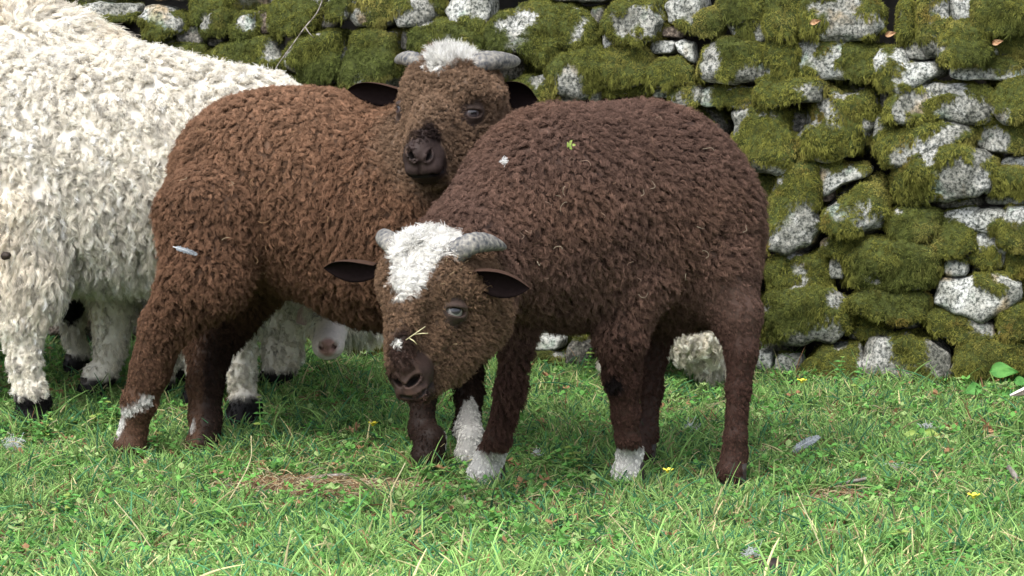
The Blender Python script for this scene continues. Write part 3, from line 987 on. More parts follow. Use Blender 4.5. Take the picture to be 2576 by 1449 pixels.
    Z.append((b.q(1135, 190, 4.56), b.q(1135, 200, 4.56), 0.055, 0.08, dict(face, L=0.017)))
    Z.append((poll, poll, 0.032, 0.05, dict(L=0.027, up=0.80, droop=0.15, curl=0.0010, fuzz=0.0028, spread=0.0045, clump=0.35, dens=2.4, root=0.85)))
    Z.append((mz, mz, 0.034, 0.051, dict(L=0.0034, up=0.10, curl=0.0002, spread=0.003, fuzz=0.0004, dens=2.4, rad=0.00025, clump=0.1, root=0.8)))
    for e in (ec, ec2):
        Z.append((e, e, 0.018, 0.029, dict(L=0.0040, up=0.30, curl=0.0002, fuzz=0.0003, dens=1.6, rad=0.0003, root=0.8)))
    def comb(X, N):
        hw = (1 - sstep(0.12, 0.16, np.linalg.norm(X - hc, axis=1)))[:, None]
        return np.array([0.25, 0, -0.95]) * (1 - hw) + (np.array([0.1, 0.1, 0.05]) + 0.3 * r.normal(size=X.shape)) * hw
    def is_white(X):
        c = colour(X); return c.min(1) > 0.3
    parts = [('forelock', lambda X: is_white(X) & (X[:, 2] > 0.4)), ('leg_wool', lambda X: X[:, 2] < 0.22),
             ('face_wool', lambda X: np.linalg.norm(X - hc, axis=1) < 0.13), ('fleece', lambda X: np.ones(len(X), bool))]
    ex = [(tip, 0.015), (ec + en * 0.010, 0.013), (ec2 + en2 * 0.008, 0.010)] + [(p + (q2 - p) * t, 0.0055) for p, q2 in zip(mp[:-1], mp[1:]) for t in (0, 0.33, 0.66, 1)] + [(p, 0.010) for p in nos]
    grow(root, body, base, Z, colour, 30000, r, comb, parts, ns=12, exclude=ex, noise_amp=0.6)
    stray(root, b, scatter_uv(7, 28, [(690, 480, 240, 200)]), 8, [(0.40, 0.25, 0.14), (0.50, 0.42, 0.28), (0.28, 0.15, 0.09)])
    return root, b

# ================================================================== white sheep
def white_sheep(build, label, seed, loc, dens=12500, hb=0.009, ns=16, tan=0.45):
    r = np.random.default_rng(seed)
    b = Body()
    info = build(b)
    root = empty("sheep", loc, label, "sheep", FLOCK)
    feet = info['feet']
    CRM = np.array([0.72, 0.60, 0.44]); GR = np.array([0.60, 0.56, 0.46]); BLK = np.array([0.012, 0.011, 0.012]); PK = np.array([0.88, 0.78, 0.75])
    def colour(X):
        c = mixc(np.tile(WHITE, (len(X), 1)), CRM, sstep(0.0, 0.9, fbm(X, 0.16, 1) + (tan - 0.45)) * tan)
        c = mixc(c, GR, (1 - sstep(0.22, 0.36, X[:, 2])) * 0.2)
        zb = info.get('sock', 0.066)
        for g in (() if info.get('plain') else feet):
            w = (1 - sstep(zb, zb + 0.012, X[:, 2] + vnoise(X, 0.01, 2) * 0.006)) * (np.linalg.norm(X[:, :2] - g[:2], axis=1) < 0.10)
            c = mixc(c, BLK, w)
        for (p, rr) in info.get('black', ()):
            c = mixc(c, BLK, ballw(X, p, rr, rr * 1.25))
        for (p, rr) in info.get('pink', ()):
            c = mixc(c, PK, ballw(X, p, rr, rr * 1.6))
        for (p, rr) in info.get('nose', ()):
            c = mixc(c, np.array([0.50, 0.30, 0.26]), ballw(X, p, rr, rr * 1.7, na=0.002))
        for (p, rr) in info.get('ink', ()):
            c = mixc(c, np.array([0.08, 0.04, 0.035]), ballw(X, p, rr, rr * 1.6, na=0.0))
        return c
    fine = [[(p, rr * 2.2) for p, rr in info.get('pink', ())]] * 2 if info.get('pink') else ()
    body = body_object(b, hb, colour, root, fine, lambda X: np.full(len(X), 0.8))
    for g in feet:
        hoof(root, g + np.array([0, 0, 0.002]), 0.1 * r.normal(), 1.15)
    base = dict(L=0.021, up=0.66, droop=0.35, curl=0.0040, freq=1.6, clump=0.74, spread=0.0052, rad=0.00045, fuzz=0.0020, root=0.68)
    leg = dict(L=0.014, up=0.42, droop=0.4, curl=0.0026, freq=1.3, clump=0.75, spread=0.0045, dens=1.5)
    Z = []
    for g in feet:
        Z.append((g, g + np.array([0, 0, 0.25]), 0.06, 0.11, dict(leg, **info.get('leg', {}))))
        Z.append((g, g + np.array([0, 0, 0.04]), 0.04, 0.06, dict(L=0.008, curl=0.0003, up=0.3, dens=2.0, spread=0.004)))
    for (a, c, r0, r1, pr) in info.get('zones', ()):
        Z.append((a, c, r0, r1, pr))
    for (p, rr) in info.get('black', ()):
        Z.append((p, p, rr, rr * 1.3, dict(L=0.008, curl=0.0006, dens=2.6, spread=0.004)))
    for (p, rr) in info.get('pink', ()):
        Z.append((p, p, rr * 1.1, rr * 1.5, dict(L=0.003, up=0.2, curl=0.0002, dens=0.6, rad=0.0003)))
    def comb(X, N):
        return np.tile(np.array([0.12, 0, -1.0]), (len(X), 1))
    parts = [('leg_wool', lambda X: X[:, 2] < 0.25), ('fleece', lambda X: np.ones(len(X), bool))]
    grow(root, body, base, Z, colour, dens, r, comb, parts, ns=ns, npt=9, white=True, exclude=info.get('ex', ()), noise_amp=0.5)
    for e in info.get('ears', ()):
        ear(root, *e, outer=(0.8, 0.78, 0.76), inner=(0.55, 0.42, 0.40), hl=0.012)
    for (c, n) in info.get('eyes', ()):
        eyeball(root, c, 0.012, n, (0.12, 0.10, 0.07))
    return root, b

def near_white(b):
    b.cone((20, 440, 5.14, 285), (330, 425, 5.14, 285), 0.06)
    b.cone((330, 425, 5.14, 285), (600, 430, 5.12, 240), 0.06)
    b.cone((-150, 440, 5.14, 250), (20, 440, 5.14, 285), 0.06)
    b.cone((600, 420, 5.10, 195), (760, 560, 5.06, 125), 0.07)
    b.ball((860, 660, 5.08, 85), (1.2, 1, 0.9), 0.05)
    f = []
    f.append(chain(b, [(65, 560, 5.02, 170), (60, 700, 4.98, 95), (55, 800, 4.96, 52), (60, 900, 4.96, 38), (78, 990, 4.96, 36)], (90, 1088), fr=0.026))
    f.append(chain(b, [(-60, 560, 5.25, 150), (-70, 750, 5.28, 70), (-60, 900, 5.25, 40)], (-60, 1035), fr=0.024))
    f.append(chain(b, [(600, 640, 5.0, 90), (612, 800, 4.96, 34), (610, 940, 4.95, 28), (612, 1000, 4.95, 28)], (618, 1096), fr=0.026))
    f.append(chain(b, [(540, 640, 5.25, 80), (520, 800, 5.25, 38), (508, 900, 5.22, 34)], (508, 1040), fr=0.024))
    return dict(feet=f, zones=[(P(0, 130, 5.0), P(600, 200, 5.0), 0.08, 0.16, dict(L=0.034, up=0.62, curl=0.0026, fuzz=0.003, clump=0.6, droop=0.35)),
        (P(-50, 620, 4.95), P(600, 640, 4.95), 0.08, 0.17, dict(L=0.036, curl=0.0042, freq=2.2, droop=0.9, up=0.38, root=0.55, clump=0.8))])

def far_white(b):
    b.cone((-120, 330, 5.55, 290), (60, 318, 5.55, 285), 0.06)
    b.cone((60, 318, 5.55, 285), (270, 370, 5.52, 245), 0.06)
    b.cone((300, 420, 5.50, 180), (420, 560, 5.48, 110), 0.07)
    b.ball((470, 640, 5.45, 80), (1.2, 1, 0.9), 0.05)
    f = []
    f.append(chain(b, [(270, 620, 5.40, 95), (285, 760, 5.33, 58), (278, 880, 5.31, 36), (262, 940, 5.31, 30)], (240, 1012), fr=0.020))
    f.append(chain(b, [(190, 620, 5.58, 90), (178, 770, 5.58, 36), (185, 850, 5.60, 24)], (200, 950), fr=0.02))
    f.append(chain(b, [(-150, 560, 5.45, 120), (-190, 800, 5.38, 45)], (-190, 1000), fr=0.024))
    f.append(chain(b, [(-130, 560, 5.65, 110), (-150, 800, 5.68, 40)], (-150, 945), fr=0.024))
    return dict(feet=f, sock=0.042, black=[(b.surf(176, 782), 0.028), (P(108, 785, 5.36), 0.03)], leg=dict(L=0.014, curl=0.0015, up=0.3, dens=1.8),
                zones=[(P(-60, 60, 5.5), P(400, 150, 5.5), 0.09, 0.17, dict(L=0.05, up=0.62, curl=0.003, fuzz=0.003, clump=0.6, droop=0.35))])

def pink_nose(b):
    b.cone((570, 540, 5.42, 165), (760, 560, 5.40, 170), 0.06)
    b.cone((800, 600, 5.36, 120), (845, 740, 5.26, 78), 0.06)
    b.ball((852, 778, 5.24, 66), (1, 1, 1), 0.05)
    b.cone((872, 770, 5.24, 50), (925, 822, 5.24, 34), 0.03)
    b.cone((845, 780, 5.20, 50), (828, 860, 5.12, 37), 0.03)
    b.ball((824, 872, 5.10, 35), (1.05, 1, 0.9), 0.02)
    f = []
    f.append(chain(b, [(712, 660, 5.35, 80), (712, 800, 5.38, 58), (710, 890, 5.38, 46), (702, 930, 5.38, 34)], (690, 994), fr=0.020))
    f.append(chain(b, [(560, 660, 5.5, 80), (560, 800, 5.5, 40)], (560, 985), fr=0.024))
    f.append(chain(b, [(470, 620, 5.35, 90), (420, 800, 5.30, 46), (412, 900, 5.30, 38)], (405, 1016), fr=0.024))
    f.append(chain(b, [(500, 620, 5.5, 90), (470, 800, 5.5, 40)], (460, 985), fr=0.024))
    mz = b.q(826, 862, 5.09)
    ink = []
    for (u, v, ang) in ((806, 872, 0.95), (843, 871, -0.95)):
        s = b.surf(u, v); n = b.grad(s[None])[0]
        sx = norm(np.cross(n, [0, 0, 1])); up = np.cross(sx, n)
        a1 = sx * math.cos(ang) + up * math.sin(ang)
        b.well(s, [a1, np.cross(n, a1), n], [0.0115, 0.0042, 0.011], 0.003, neg=True); ink.append((s - n * 0.004, 0.004))
    e = [(b.q(800, 775, 5.22), b.q(745, 812, 5.2), 0.02, (0.1, -1, 0.2), 0.5), (b.q(895, 775, 5.22), b.q(945, 815, 5.22), 0.02, (-0.1, -1, 0.2), 0.5)]
    eyes = [(b.q(800, 800, 5.16), (-0.8, -0.6, 0.1)), (b.q(882, 800, 5.17), (0.8, -0.6, 0.1))]
    mq = [b.surf(u, v) for u, v in ((800, 898), (824, 902), (848, 896))]
    for a, c in zip(mq[:-1], mq[1:]):
        b.wcone(a, c, 0.0025, 0.0025, 0.003, neg=True)
    ex = [(p, rr * 2.4) for p, rr in ink] + [(p, 0.006) for p in mq]
    return dict(feet=f, sock=0.045, pink=[(mz, 0.048)], ink=ink, ex=ex, nose=[(b.surf(824, 876), 0.013)], ears=e, eyes=eyes,
                zones=[(b.q(850, 760, 5.2), b.q(850, 765, 5.2), 0.06, 0.1, dict(L=0.024, curl=0.002, dens=1.8, up=0.6)), (b.q(880, 780, 5.24), b.q(925, 822, 5.24), 0.05, 0.09, dict(L=0.028, curl=0.0015, dens=1.8, up=0.5, clump=0.6))])

def behind_dark(b):
    b.cone((1480, 620, 5.50, 130), (1690, 640, 5.52, 150), 0.06)
    b.cone((1440, 560, 5.48, 95), (1400, 470, 5.42, 70), 0.06)
    b.cone((1390, 460, 5.40, 62), (1340, 530, 5.34, 34), 0.03)
    f = []
    f.append(chain(b, [(1720, 720, 5.44, 105), (1748, 830, 5.42, 72), (1780, 900, 5.46, 40)], (1795, 968), fr=0.02))
    f.append(chain(b, [(1680, 720, 5.6, 90), (1640, 860, 5.6, 40)], (1636, 960), fr=0.02))
    f.append(chain(b, [(1560, 700, 5.45, 70), (1560, 860, 5.48, 34)], (1558, 968), fr=0.02))
    f.append(chain(b, [(1545, 700, 5.58, 70), (1545, 860, 5.6, 34)], (1540, 955), fr=0.02))
    return dict(feet=f, plain=True, leg=dict(L=0.03, curl=0.0008, up=0.3, droop=0.8, clump=0.5))

def right_edge(b):
    b.cone((3050, 640, 5.0, 200), (3420, 640, 5.05, 210), 0.06)
    b.cone((2990, 660, 4.98, 130), (2790, 900, 4.94, 78), 0.06)
    b.ball((2740, 950, 4.93, 66), (1, 1, 1), 0.05)
    b.cone((2730, 960, 4.92, 52), (2680, 1035, 4.88, 36), 0.03)
    f = []
    for (u, d, v) in ((3000, 4.92, 1088), (3050, 5.12, 1060), (3420, 4.95, 1085), (3470, 5.15, 1050)):
        f.append(chain(b, [(u, 780, d, 80), (u, 900, d, 34)], (u, v), fr=0.024))
    return dict(feet=f, ears=[(b.q(2690, 940, 4.88), b.q(2542, 997, 4.86), 0.016, (0, -0.6, -0.8), 0.7)], eyes=[(b.q(2700, 975, 4.87), (-0.6, -0.8, 0))])
# ================================================================== dry stone wall
WA = G(0, 868); WB = G(2576, 968)                       # foot of the wall face at the two picture edges
WD = norm(np.array([WB[0] - WA[0], WB[1] - WA[1], 0])); WN = np.array([WD[1], -WD[0], 0.0])   # along, outward (to the camera)
BATTER = 0.06
def wall_sz(x, y):
    """photo point (3840-wide units) -> position along the wall face and height"""
    r = ray(x / 3840 * 2576, y / 3840 * 2576)
    n = WN + np.array([0, 0, BATTER])
    t = ((WA - CAMP) @ n) / (r @ n)
    p = CAMP + r * t
    return (p - WA) @ WD, p[2]
def wall_xyz(s, z, out=0.0):
    return WA + WD * s + WN * (out - BATTER * z) + np.array([0, 0, z])

def R(x0, y0, x1, y1):                                  # blocky outline with cut corners
    a, b = (x1 - x0) * 0.16, (y1 - y0) * 0.2
    return [(x0 + a, y0), (x1 - a * 0.8, y0 + b * .15), (x1, y0 + b), (x1 - a * .1, y1 - b * 1.1), (x1 - a, y1), (x0 + a * 0.9, y1 - b * .1), (x0, y1 - b), (x0 + a * .1, y0 + b * 1.1)]
# outline, how far it stands out (m), kind: m moss, w pale granite, g dark grey, b brown
STONES = [
 ([(300,20),(380,5),(470,0),(545,10),(545,60),(500,90),(430,100),(350,75),(300,60)],.03,'m'),
 ([(180,30),(300,22),(355,45),(345,72),(250,85),(170,70)],.02,'g'),
 ([(60,10),(180,5),(200,30),(160,70),(60,60)],.02,'m'),
 ([(550,20),(600,15),(650,35),(690,60),(705,90),(690,120),(620,150),(555,150),(540,110),(538,60)],.05,'m'),
 (R(560,-60,725,10),.02,'g'), (R(705,-25,852,95),.03,'m'), (R(655,90,778,166),.02,'g'),
 ([(770,95),(800,55),(850,38),(875,60),(872,120),(840,135),(790,132)],.03,'m'),
 ([(868,75),(905,48),(955,50),(972,95),(965,142),(890,145),(865,120)],.04,'m'),
 ([(958,60),(975,22),(998,25),(1025,80),(1018,130),(985,138),(960,110)],.01,'b'),
 (R(768,133,838,177),.0,'g'), (R(602,142,662,174),.0,'g'), (R(628,168,775,236),.03,'m'),
 ([(775,215),(830,175),(950,140),(1040,150),(1078,200),(1075,262),(950,262),(800,255)],.05,'m'),
 ([(1000,20),(1040,-20),(1150,-20),(1195,20),(1190,100),(1130,130),(1060,150),(1010,110)],.05,'m'),
 (R(1148,40,1262,108),.0,'g'), (R(1232,-30,1335,85),.05,'m'), (R(1320,-40,1490,97),.03,'m'),
 ([(1480,-10),(1640,-20),(1645,60),(1590,90),(1500,110),(1478,70)],.04,'m'),
 ([(1068,190),(1120,130),(1210,108),(1275,125),(1290,200),(1275,300),(1210,325),(1110,300),(1070,250)],.06,'m'),
 ([(1280,200),(1330,115),(1420,88),(1495,110),(1510,200),(1500,290),(1430,330),(1300,335),(1272,280)],.06,'m'),
 (R(1493,110,1552,195),.0,'g'),
 ([(1547,130),(1590,70),(1660,52),(1760,110),(1830,150),(1810,190),(1600,200),(1550,180)],.05,'m'),
 ([(1650,40),(1700,-30),(1830,-30),(1838,60),(1825,118),(1740,122),(1670,80)],.02,'w'),
 (R(1080,285,1165,340),.02,'m'), (R(1208,322,1300,375),.02,'m'),
 ([(1818,110),(1850,50),(1960,15),(2060,30),(2130,25),(2200,35),(2240,80),(2262,150),(2240,190),(2130,190),(2080,220),(2040,250),(1990,230),(1960,200),(1850,200),(1820,150)],.06,'m'),
 (R(2040,-60,2300,12),.0,'g'),
 ([(2245,80),(2290,10),(2400,-20),(2480,0),(2505,80),(2470,150),(2380,175),(2310,165),(2260,130)],.06,'m'),
 (R(2205,25,2265,100),.0,'g'), ([(2255,125),(2290,150),(2335,195),(2300,210),(2260,190)],.01,'w'),
 ([(2070,260),(2110,205),(2190,180),(2260,195),(2292,240),(2270,330),(2200,360),(2120,345),(2085,300)],.06,'m'),
 ([(2222,250),(2290,195),(2390,172),(2440,200),(2450,300),(2380,330),(2300,340),(2235,320)],.04,'m'),
 ([(2425,260),(2480,215),(2560,215),(2612,260),(2605,310),(2540,330),(2450,325)],.05,'m'),
 (R(2430,150,2535,207),.01,'w'), ([(2530,160),(2560,148),(2605,160),(2612,240),(2590,232),(2545,195)],.02,'w'),
 (R(2465,92,2570,146),.0,'b'),
 ([(2485,20),(2530,-30),(2640,-20),(2645,80),(2625,142),(2560,125),(2500,90)],.03,'w'),
 ([(2600,60),(2640,30),(2700,35),(2718,90),(2690,135),(2640,142),(2605,120)],.04,'m'),
 ([(1910,330),(1960,285),(2060,262),(2100,300),(2090,370),(1990,380),(1920,375)],.04,'m'),
 (R(2005,318,2125,375),.02,'g'), (R(2030,356,2155,400),.0,'w'), (R(2208,322,2246,378),.01,'w'), (R(2262,300,2445,360),.02,'m'), (R(2438,333,2524,370),.0,'w'), (R(2515,318,2640,402),.04,'m'),
 (R(2690,-40,2885,90),.04,'m'), ([(2715,85),(2790,75),(2878,60),(2882,150),(2860,168),(2740,145)],.02,'w'),
 (R(2876,-60,3000,160),.06,'m'), (R(2872,150,2990,345),.05,'m'),
 ([(2985,20),(3080,-30),(3250,-20),(3320,40),(3325,110),(3270,150),(3150,155),(3000,130)],.06,'m'),
 (R(2988,110,3100,152),.0,'w'),
 ([(2950,180),(2985,155),(3150,152),(3178,175),(3165,290),(3120,302),(2960,300)],.03,'w'),
 ([(2640,260),(2660,190),(2720,160),(2860,165),(2885,230),(2878,300),(2800,312),(2645,300)],.05,'m'),
 (R(2615,322,2842,408),.03,'w'),
 ([(2830,340),(2870,305),(3000,295),(3095,310),(3092,380),(3030,378),(2960,378),(2920,400),(2840,395)],.06,'m'),
 (R(2948,415,3025,520),-.03,'g'),
 ([(2745,420),(2800,398),(2900,395),(2942,430),(2945,540),(2860,560),(2770,530)],.05,'m'),
 ([(3035,330),(3150,315),(3290,315),(3308,400),(3300,470),(3280,540),(3210,585),(3100,590),(3010,560),(2990,510),(3030,470),(3042,400)],.06,'m'),
 ([(3140,220),(3170,170),(3250,158),(3310,180),(3290,290),(3240,305),(3150,295)],.05,'m'),
 ([(3262,215),(3300,180),(3370,172),(3400,190),(3412,230),(3520,225),(3538,280),(3470,315),(3380,348),(3320,335),(3280,290)],.05,'w'),
 (R(3395,140,3508,222),.03,'m'), (R(3418,12,3502,132),.01,'g'), (R(3462,-30,3558,205),.05,'m'), (R(3372,0,3422,155),.03,'m'),
 (R(3550,-20,3682,92),.02,'w'),
 ([(3505,170),(3560,100),(3640,72),(3720,90),(3725,200),(3680,240),(3540,235)],.08,'m'),
 (R(3655,-30,3870,138),.08,'m'), (R(3705,132,3870,216),.03,'m'), (R(3548,212,3860,306),.04,'w'),
 ([(3335,390),(3370,335),(3450,312),(3600,308),(3720,335),(3735,400),(3710,455),(3560,462),(3400,468),(3345,440)],.05,'m'),
 ([(3725,400),(3750,320),(3820,275),(3880,290),(3880,440),(3780,452)],.06,'m'),
 (R(3298,330,3345,430),-.01,'g'),
 ([(2770,480),(2800,440),(2900,445),(2985,520),(2990,600),(2950,640),(2850,650),(2775,600)],.05,'m'),
 (R(3268,418,3368,556),.03,'m'),
 ([(3285,560),(3330,500),(3450,462),(3580,455),(3655,475),(3660,512),(3600,540),(3490,572),(3440,618),(3340,622)],.05,'m'),
 (R(3645,445,3870,578),.05,'m'), (R(3742,580,3870,668),.02,'w'),
 ([(3330,700),(3370,630),(3480,585),(3600,545),(3700,560),(3738,620),(3735,700),(3680,740),(3560,770),(3450,775),(3350,770)],.07,'m'),
 (R(3500,735,3690,785),.0,'g'),
 (R(3685,640,3870,738),.05,'m'), (R(3690,728,3870,768),.01,'w'),
 ([(2875,840),(2880,740),(2920,650),(3000,608),(3065,610),(3085,690),(3085,800),(3100,860),(3060,930),(2960,965),(2890,940)],.07,'m'),
 ([(3062,620),(3100,602),(3275,625),(3262,660),(3160,690),(3095,740),(3065,705)],.04,'w'),
 (R(3030,700,3130,762),.0,'b'),
 ([(3085,790),(3150,745),(3270,660),(3330,680),(3340,770),(3325,860),(3240,890),(3130,885),(3090,850)],.07,'m'),
 ([(3330,830),(3360,780),(3450,765),(3535,790),(3530,870),(3490,900),(3380,905),(3340,880)],.06,'m'),
 ([(3450,840),(3530,790),(3620,765),(3680,780),(3750,775),(3790,820),(3740,880),(3640,860),(3540,885)],.04,'w'),
 ([(3500,900),(3530,850),(3600,832),(3665,860),(3670,930),(3610,962),(3530,950)],.06,'m'),
 ([(3612,880),(3680,855),(3760,870),(3785,940),(3770,1005),(3690,1018),(3625,975)],.04,'w'),
 ([(3745,830),(3790,775),(3870,770),(3870,940),(3800,950),(3760,910)],.06,'m'),
 (R(3075,885,3220,958),.04,'m'),
 ([(2880,1000),(2920,950),(3000,935),(3100,945),(3118,1010),(3105,1080),(2990,1092),(2895,1070)],.06,'m'),
 (R(3108,955,3175,1050),.03,'w'),
 ([(3160,950),(3250,905),(3400,900),(3520,920),(3540,1000),(3500,1075),(3380,1095),(3260,1085),(3180,1050)],.07,'m'),
 (R(3542,970,3636,1030),.04,'w'),
 ([(3535,1042),(3600,1030),(3660,1025),(3760,1030),(3828,1060),(3822,1120),(3780,1150),(3690,1184),(3590,1162),(3510,1130)],.06,'w'),
 (R(3782,935,3870,1040),.04,'m'),
 ([(2845,1180),(2870,1095),(3000,1080),(3130,1085),(3210,1120),(3215,1230),(3150,1290),(3000,1300),(2860,1280)],.08,'m'),
 ([(3200,1120),(3260,1075),(3400,1080),(3490,1100),(3485,1180),(3400,1205),(3290,1190),(3205,1160)],.06,'m'),
 (R(3205,1150,3470,1240),.01,'g'), (R(3172,1228,3355,1278),.02,'g'),
 ([(3455,1170),(3520,1150),(3640,1180),(3745,1205),(3755,1270),(3640,1285),(3540,1262),(3470,1230)],.06,'m'),
 (R(3745,1130,3870,1275),.06,'m'), (R(3578,1262,3870,1410),.08,'m'),
 ([(2995,1400),(3060,1310),(3150,1272),(3240,1285),(3255,1380),(3235,1450),(3000,1450)],.08,'m'),
 ([(3240,1360),(3290,1270),(3400,1232),(3500,1250),(3575,1320),(3585,1450),(3240,1460)],.08,'m'),
 (R(2912,1325,3012,1390),.04,'w'), (R(2838,1308,2905,1390),.04,'w'), (R(3162,1425,3255,1482),.12,'b'),
 (R(1985,1255,2125,1312),.03,'w'), (R(1985,1312,2130,1390),.05,'m'), (R(2130,1270,2240,1385),.03,'g'),
 (R(1300,1262,1440,1375),.04,'b'), (R(180,1135,330,1260),.04,'b'), (R(2560,1270,2680,1380),.04,'m'),
]
# bare places on the mossy stones: x, y, rx, ry, rotation in degrees
BARE = [(1040,190,26,24,0),(1350,60,32,34,0),(1352,90,20,10,0),(1560,72,85,28,-12),(1955,82,62,28,-15),(1955,142,20,38,0),(2185,110,12,36,20),
 (2163,305,30,52,0),(2150,345,55,16,0),(2035,292,26,20,-30),(430,30,90,24,0),(590,45,60,26,15),(650,75,40,20,30),(640,20,50,22,0),
 (2678,238,27,56,8),(2835,268,48,22,-15),(2660,352,45,30,0),(2760,342,45,20,0),(3095,25,40,20,0),(3190,15,36,22,0),(3140,80,18,20,0),
 (2760,445,26,45,0),(3105,400,26,70,-35),(2995,485,30,22,0),(3055,450,45,18,0),(3620,410,92,42,0),(3400,345,18,26,0),(3460,355,40,16,0),(3420,395,45,18,20),
 (3500,525,120,26,-22),(3390,578,38,32,0),(3735,520,45,42,-30),(3270,470,28,30,0),(3610,680,84,62,0),(3600,745,85,22,0),(3690,560,30,30,40),
 (2985,900,95,50,-8),(3035,800,34,36,0),(2870,870,26,60,-20),(3170,722,100,8,-33),(3280,822,42,26,-10),(3012,1000,24,22,0),(3290,1036,26,18,0),
 (3075,1255,95,36,0),(3145,1112,22,22,0),(2895,1140,18,16,0),(3705,1218,52,20,12),(3300,1320,56,66,0),(3540,1325,40,62,-20),(3395,1385,38,26,0),(3060,1240,30,30,0),
 (3560,30,60,30,0),(3230,1410,20,20,0),(3210,110,30,30,0),(3450,190,50,30,0),(2520,60,20,20,0),(1600,20,30,20,0),(3130,1190,20,12,0),(1000,100,20,30,0)]
# moss lying over the pale stones
MOSSY = [(3025,278,48,26,0),(2680,350,0,0,0),(3320,300,40,40,0),(3760,235,70,22,0),(3400,320,20,10,0),(3140,615,45,18,0),(2705,355,22,40,0),(2790,365,60,26,0),
 (1790,95,50,25,20),(3700,1045,32,20,20),(3790,1100,0,0,0),(3760,1075,20,14,0),(2800,120,26,45,10),(3690,960,40,30,0),(3560,850,40,25,0),(2560,110,40,30,0),(3740,850,30,20,0)]
def _ell(L):
    out = []
    for (x, y, rx, ry, a) in L:
        if rx <= 0: continue
        s, z = wall_sz(x, y); s1, _ = wall_sz(x + rx, y); _, z1 = wall_sz(x, y - ry)
        out.append((s, z, (s1 - s) * 1.3, (z1 - z) * 1.3, math.radians(-a)))
    return out
BARE_M, MOSSY_M = _ell(BARE), _ell(MOSSY)
def ell_field(s, z, L):
    f = np.full(len(s), 9.0)
    for (cs, cz, rs, rz, a) in L:
        ds, dz = s - cs, z - cz
        u = ds * math.cos(a) + dz * math.sin(a); v = -ds * math.sin(a) + dz * math.cos(a)
        f = np.minimum(f, np.sqrt((u / rs) ** 2 + (v / rz) ** 2))
    return f
def moss_mask(X, Nz, kind):
    """0 bare .. 1 moss; kind array: 0 moss stone, 1 pale, 2 grey/brown, 3 filler"""
    q = X - WA
    s, z = q @ WD, X[:, 2]
    e = 0.16 * fbm(X, 0.05, 1) * 2 + 0.25 * fbm(X, 0.018, 2)
    fb = ell_field(s, z, BARE_M) + e
    fm = ell_field(s, z, MOSSY_M) + e
    m0 = sstep(0.92, 1.06, fb) * (1 - 0.9 * sstep(0.30, 0.38, fbm(X, 0.06, 0)))
    m1 = np.maximum(1 - sstep(0.92, 1.08, fm), sstep(0.55, 0.75, fbm(X, 0.07, 3) + Nz * 0.5) * 0.8)
    m2 = sstep(0.35, 0.5, fbm(X, 0.05, 3) + Nz * 0.55)
    m3 = sstep(-0.12, 0.02, fbm(X, 0.08, 0) + Nz * 0.25)
    m = np.choose(kind, [m0, m1, m2, m3])
    return m * sstep(-0.75, -0.45, Nz)

